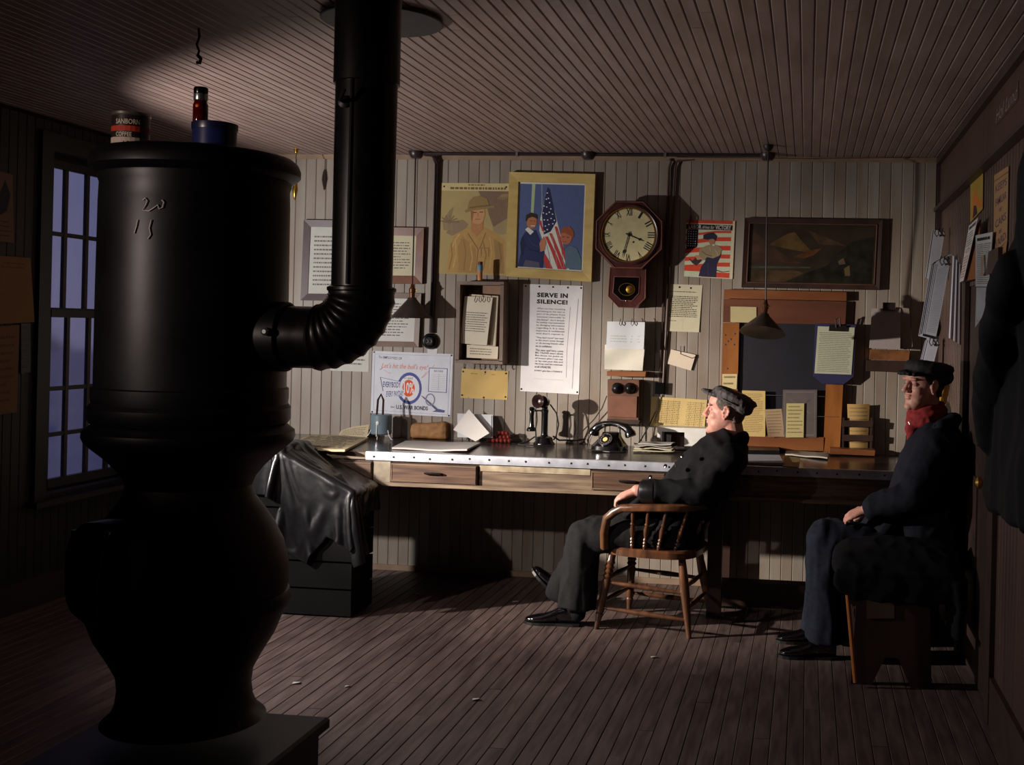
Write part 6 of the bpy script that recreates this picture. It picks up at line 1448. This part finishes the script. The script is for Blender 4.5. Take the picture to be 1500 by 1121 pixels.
mb.loft([(c3(0, 0, -.016), cf * .104, cs_ * .088), (c3(-.008, 0, .012), cf * .118, cs_ * .104), (c3(-.018, 0, .034), cf * .128, cs_ * .114), (c3(-.018, 0, .052), cf * .116, cs_ * .102), (c3(-.018, 0, .062), cf * .075, cs_ * .066)], 28)
mb.ball(c3(-.085, 0, -.005), (.055, .09, .05), 16, 10, (cf, cs_, cu))
for i in range(7):
    a = -.9 + 1.8 * i / 6
    mb.limb([c3(.085 * math.cos(a), .08 * math.sin(a), .0), c3(.148 * math.cos(a * .85), .082 * math.sin(a * .85), -.016)], [.013, .010], 10)
remesh(mb, 'flat_cap', mat('black_cap_wool', (26, 24, 28), .8, var=.2, scale=40, bump=.15), .005, man2, 4, .004, 24)
build(MB().tube([p2(1331, 618, 5.76), p2(1333, 622, 5.755)], .004, 6), 'badge_pin', m_chrome, man2)

# ---------------------------------------------------------------- leather jacket thrown over a chair behind the stove
YJ = 6.10
def pj(px, py, Y=YJ): return at(px, py, Y=Y)
m_crate = mat('shade_black_crate', (11, 10, 10), .85, var=.2, scale=8, spec=.2)  # near-black colour paints the deep shade under the jacket
CY0, CY1 = YJ - .06, YJ + .25
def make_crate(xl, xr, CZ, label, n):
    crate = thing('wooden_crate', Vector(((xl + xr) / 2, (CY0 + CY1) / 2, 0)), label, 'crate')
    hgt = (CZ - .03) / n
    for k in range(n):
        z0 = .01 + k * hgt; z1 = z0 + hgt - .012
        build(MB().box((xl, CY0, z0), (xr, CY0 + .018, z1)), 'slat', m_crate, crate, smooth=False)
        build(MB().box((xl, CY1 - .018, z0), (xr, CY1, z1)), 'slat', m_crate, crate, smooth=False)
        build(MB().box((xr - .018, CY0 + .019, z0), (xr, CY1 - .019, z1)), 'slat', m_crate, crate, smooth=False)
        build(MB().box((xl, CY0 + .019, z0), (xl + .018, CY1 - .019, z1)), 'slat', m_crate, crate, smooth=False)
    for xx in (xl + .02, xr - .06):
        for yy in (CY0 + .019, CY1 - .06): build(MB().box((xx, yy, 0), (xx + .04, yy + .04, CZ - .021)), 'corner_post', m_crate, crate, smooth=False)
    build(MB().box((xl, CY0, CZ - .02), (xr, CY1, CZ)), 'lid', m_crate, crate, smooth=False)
xa_, xb_, xc_ = pj(350, 800).x, pj(418, 800).x, pj(522, 800).x
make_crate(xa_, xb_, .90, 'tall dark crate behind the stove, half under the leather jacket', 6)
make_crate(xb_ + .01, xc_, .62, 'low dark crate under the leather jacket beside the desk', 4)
# leather jacket: a jacket-shaped cloth dropped over the two crates
def drape():
    sp = .0155
    cells = set(); nx, ny = 70, 62                        # x along the wall, y towards the wall
    def inside(i, j):
        u_, v_ = (i + .5) / nx, (j + .5) / ny
        if v_ > .22 and u_ < .80: return True                            # body
        if .34 < v_ < .66 and .80 <= u_: return True                     # one sleeve
        if v_ <= .22 and .34 < u_ < .62: return True                      # other sleeve hanging to the front
        return False
    idx = {}; vs_ = []; fs = []
    x0_, y0_ = xa_ + .06, YJ - .52
    def vid(i, j):
        if (i, j) not in idx:
            idx[(i, j)] = len(vs_)
            xx = x0_ + i * sp * .90; yy = y0_ + j * sp * .86
            vs_.append((xx, yy, (.925 if xx < xb_ + .02 else max(.925 - .52 * (xx - xb_ - .02), .72)) + (.02 * math.sin(i * .30) * math.cos(j * .22) + .03 * noise.noise(Vector((i * .12, j * .12, 0))) + .01) * min(1, max(0, (xx - xb_ + .1) * 8))))
        return idx[(i, j)]
    for i in range(nx):
        for j in range(ny):
            if inside(i, j): fs.append((vid(i, j), vid(i + 1, j), vid(i + 1, j + 1), vid(i, j + 1)))
    me = bpy.data.meshes.new('cloth'); me.from_pydata(vs_, [], fs); me.update()
    o = bpy.data.objects.new('cloth', me); COL.objects.link(o)
    cols = []
    for ab in (((xa_ - .1, CY0, 0), (xb_, CY1, .905)), None, ((xa_ - 1, YJ - 2, -.2), (xc_ + 1.5, D, 0.0))):
        a, b = ab or (None, None)
        mb2 = MB().box(a, b) if a else MB().prism([(xb_ - .03, CY0 - .002, 0), (xc_, CY0 - .002, 0), (xc_, CY0 - .002, .68), (xb_ - .03, CY0 - .002, .89)], (0, CY1 - CY0, 0)); me_ = mb2.mesh('col'); bm = bmesh.new(); bm.from_mesh(me_); bmesh.ops.recalc_face_normals(bm, faces=bm.faces); bm.to_mesh(me_); bm.free(); c_ = bpy.data.objects.new('col', me_); COL.objects.link(c_)
        c_.modifiers.new('c', 'COLLISION'); c_.collision.thickness_outer = .008; c_.collision.cloth_friction = 80; cols.append(c_)
    vg = o.vertex_groups.new(name='pin'); vg.add([k for k, v in enumerate(vs_) if xa_ + .06 < v[0] < xb_ - .03 and CY0 + .08 < v[1] < CY1 - .06], 1.0, 'REPLACE')
    cm = o.modifiers.new('cloth', 'CLOTH'); st = cm.settings; st.vertex_group_mass = 'pin'
    st.quality = 6; st.mass = .5; st.tension_stiffness = 25; st.compression_stiffness = 12; st.shear_stiffness = 8; st.bending_stiffness = 2.2; st.air_damping = 2
    cm.collision_settings.collision_quality = 3; cm.collision_settings.distance_min = .006; cm.collision_settings.use_self_collision = False
    cm.point_cache.frame_start = 1; cm.point_cache.frame_end = 60
    for fr in range(1, 46): SC.frame_set(fr)
    dg = bpy.context.evaluated_depsgraph_get()
    out = bpy.data.meshes.new_from_object(o.evaluated_get(dg))
    for c_ in cols: bpy.data.objects.remove(c_)
    bpy.data.objects.remove(o); SC.frame_set(1)
    return out
jm = drape()
mb = MB(); mb.v = [Vector((v.co.x, min(v.co.y, DF - .016), v.co.z)) for v in jm.vertices]; mb.f = [list(p.vertices) for p in jm.polygons]; mb.mi = [0] * len(mb.f)
jko = build(mb, 'leather_jacket', m_leather, None, 'shiny black leather jacket thrown over crates behind the stove', 'jacket', ang=180)
sd_m = jko.modifiers.new('smooth', 'SUBSURF'); sd_m.levels = 1; sd_m.render_levels = 1
so_ = jko.modifiers.new('thickness', 'SOLIDIFY'); so_.thickness = .008; so_.offset = 1

# ---------------------------------------------------------------- dark coat hanging on the right wall
XC = XR - .16
def pc_(px, py, X=XC): return at(px, py, X=X)
mb = MB()
prof = [(1510, 195), (1506, 262), (1500, 330), (1481, 400), (1462, 460), (1447, 530), (1444, 600), (1450, 650), (1446, 720)]
secs = []
for (px, py) in prof:
    e = pc_(px, py); wd = .30 if py > 300 else .16 + .1 * (py - 195) / 105
    wd = min(wd + .0008 * max(0, py - 330), .48)
    secs.append((Vector((XC + .05, e.y - wd, e.z)), Vector((.10 if py > 260 else .07, 0, 0)), Vector((0, wd, 0))))
mb.loft(secs, 28)
mb.limb([pc_(1492, 400, XC - .05), pc_(1470, 500, XC - .06), pc_(1456, 590, XC - .05), pc_(1458, 640, XC - .04)], [.06, .065, .06, .05], 14)
remesh(mb, 'hanging_coat', m_coat, .010, None, 4, .022, 7.0, (1, 1, .25), label='long dark coat hanging on the right wall at the picture edge', cat='coat')
a = Vector((XR, secs[0][0].y, secs[0][0].z + .06))
hk2 = build(MB().tube([a, a + Vector((-.06, 0, 0)), a + Vector((-.09, 0, .03))], .008, 8).lathe([(.025, 0), (.025, .008)], a, (-1, 0, 0), 14), 'coat_hook', m_iron, None, 'iron coat hook carrying the dark coat', 'hook')

# ---------------------------------------------------------------- dark coat lying over the near end of the bench
mb = MB()
mb.loft([(Vector((.43, 5.36, .50)), Vector((.26, 0, 0)), Vector((0, 0, .045))), (Vector((.43, 5.45, .53)), Vector((.29, 0, 0)), Vector((0, 0, .07))), (Vector((.44, 5.6, .56)), Vector((.29, 0, 0)), Vector((0, 0, .09))), (Vector((.45, 5.70, .55)), Vector((.26, 0, 0)), Vector((0, 0, .07)))], 24, 2.6)
mb.loft([(Vector((.42, 5.355, .53)), Vector((.27, 0, 0)), Vector((0, .022, 0))), (Vector((.42, 5.35, .46)), Vector((.275, 0, 0)), Vector((0, .020, 0))), (Vector((.46, 5.35, .40)), Vector((.24, 0, 0)), Vector((0, .018, 0)))], 24)
mb.loft([(Vector((.70, 5.5, .50)), Vector((.05, 0, 0)), Vector((0, .17, 0))), (Vector((.71, 5.5, .38)), Vector((.04, 0, 0)), Vector((0, .17, 0))), (Vector((.71, 5.5, .24)), Vector((.03, 0, 0)), Vector((0, .15, 0)))], 20)
remesh(mb, 'folded_coat', m_coat, .008, None, 4, .012, 8.0, label='dark coat thrown over the near end of the bench', cat='coat')
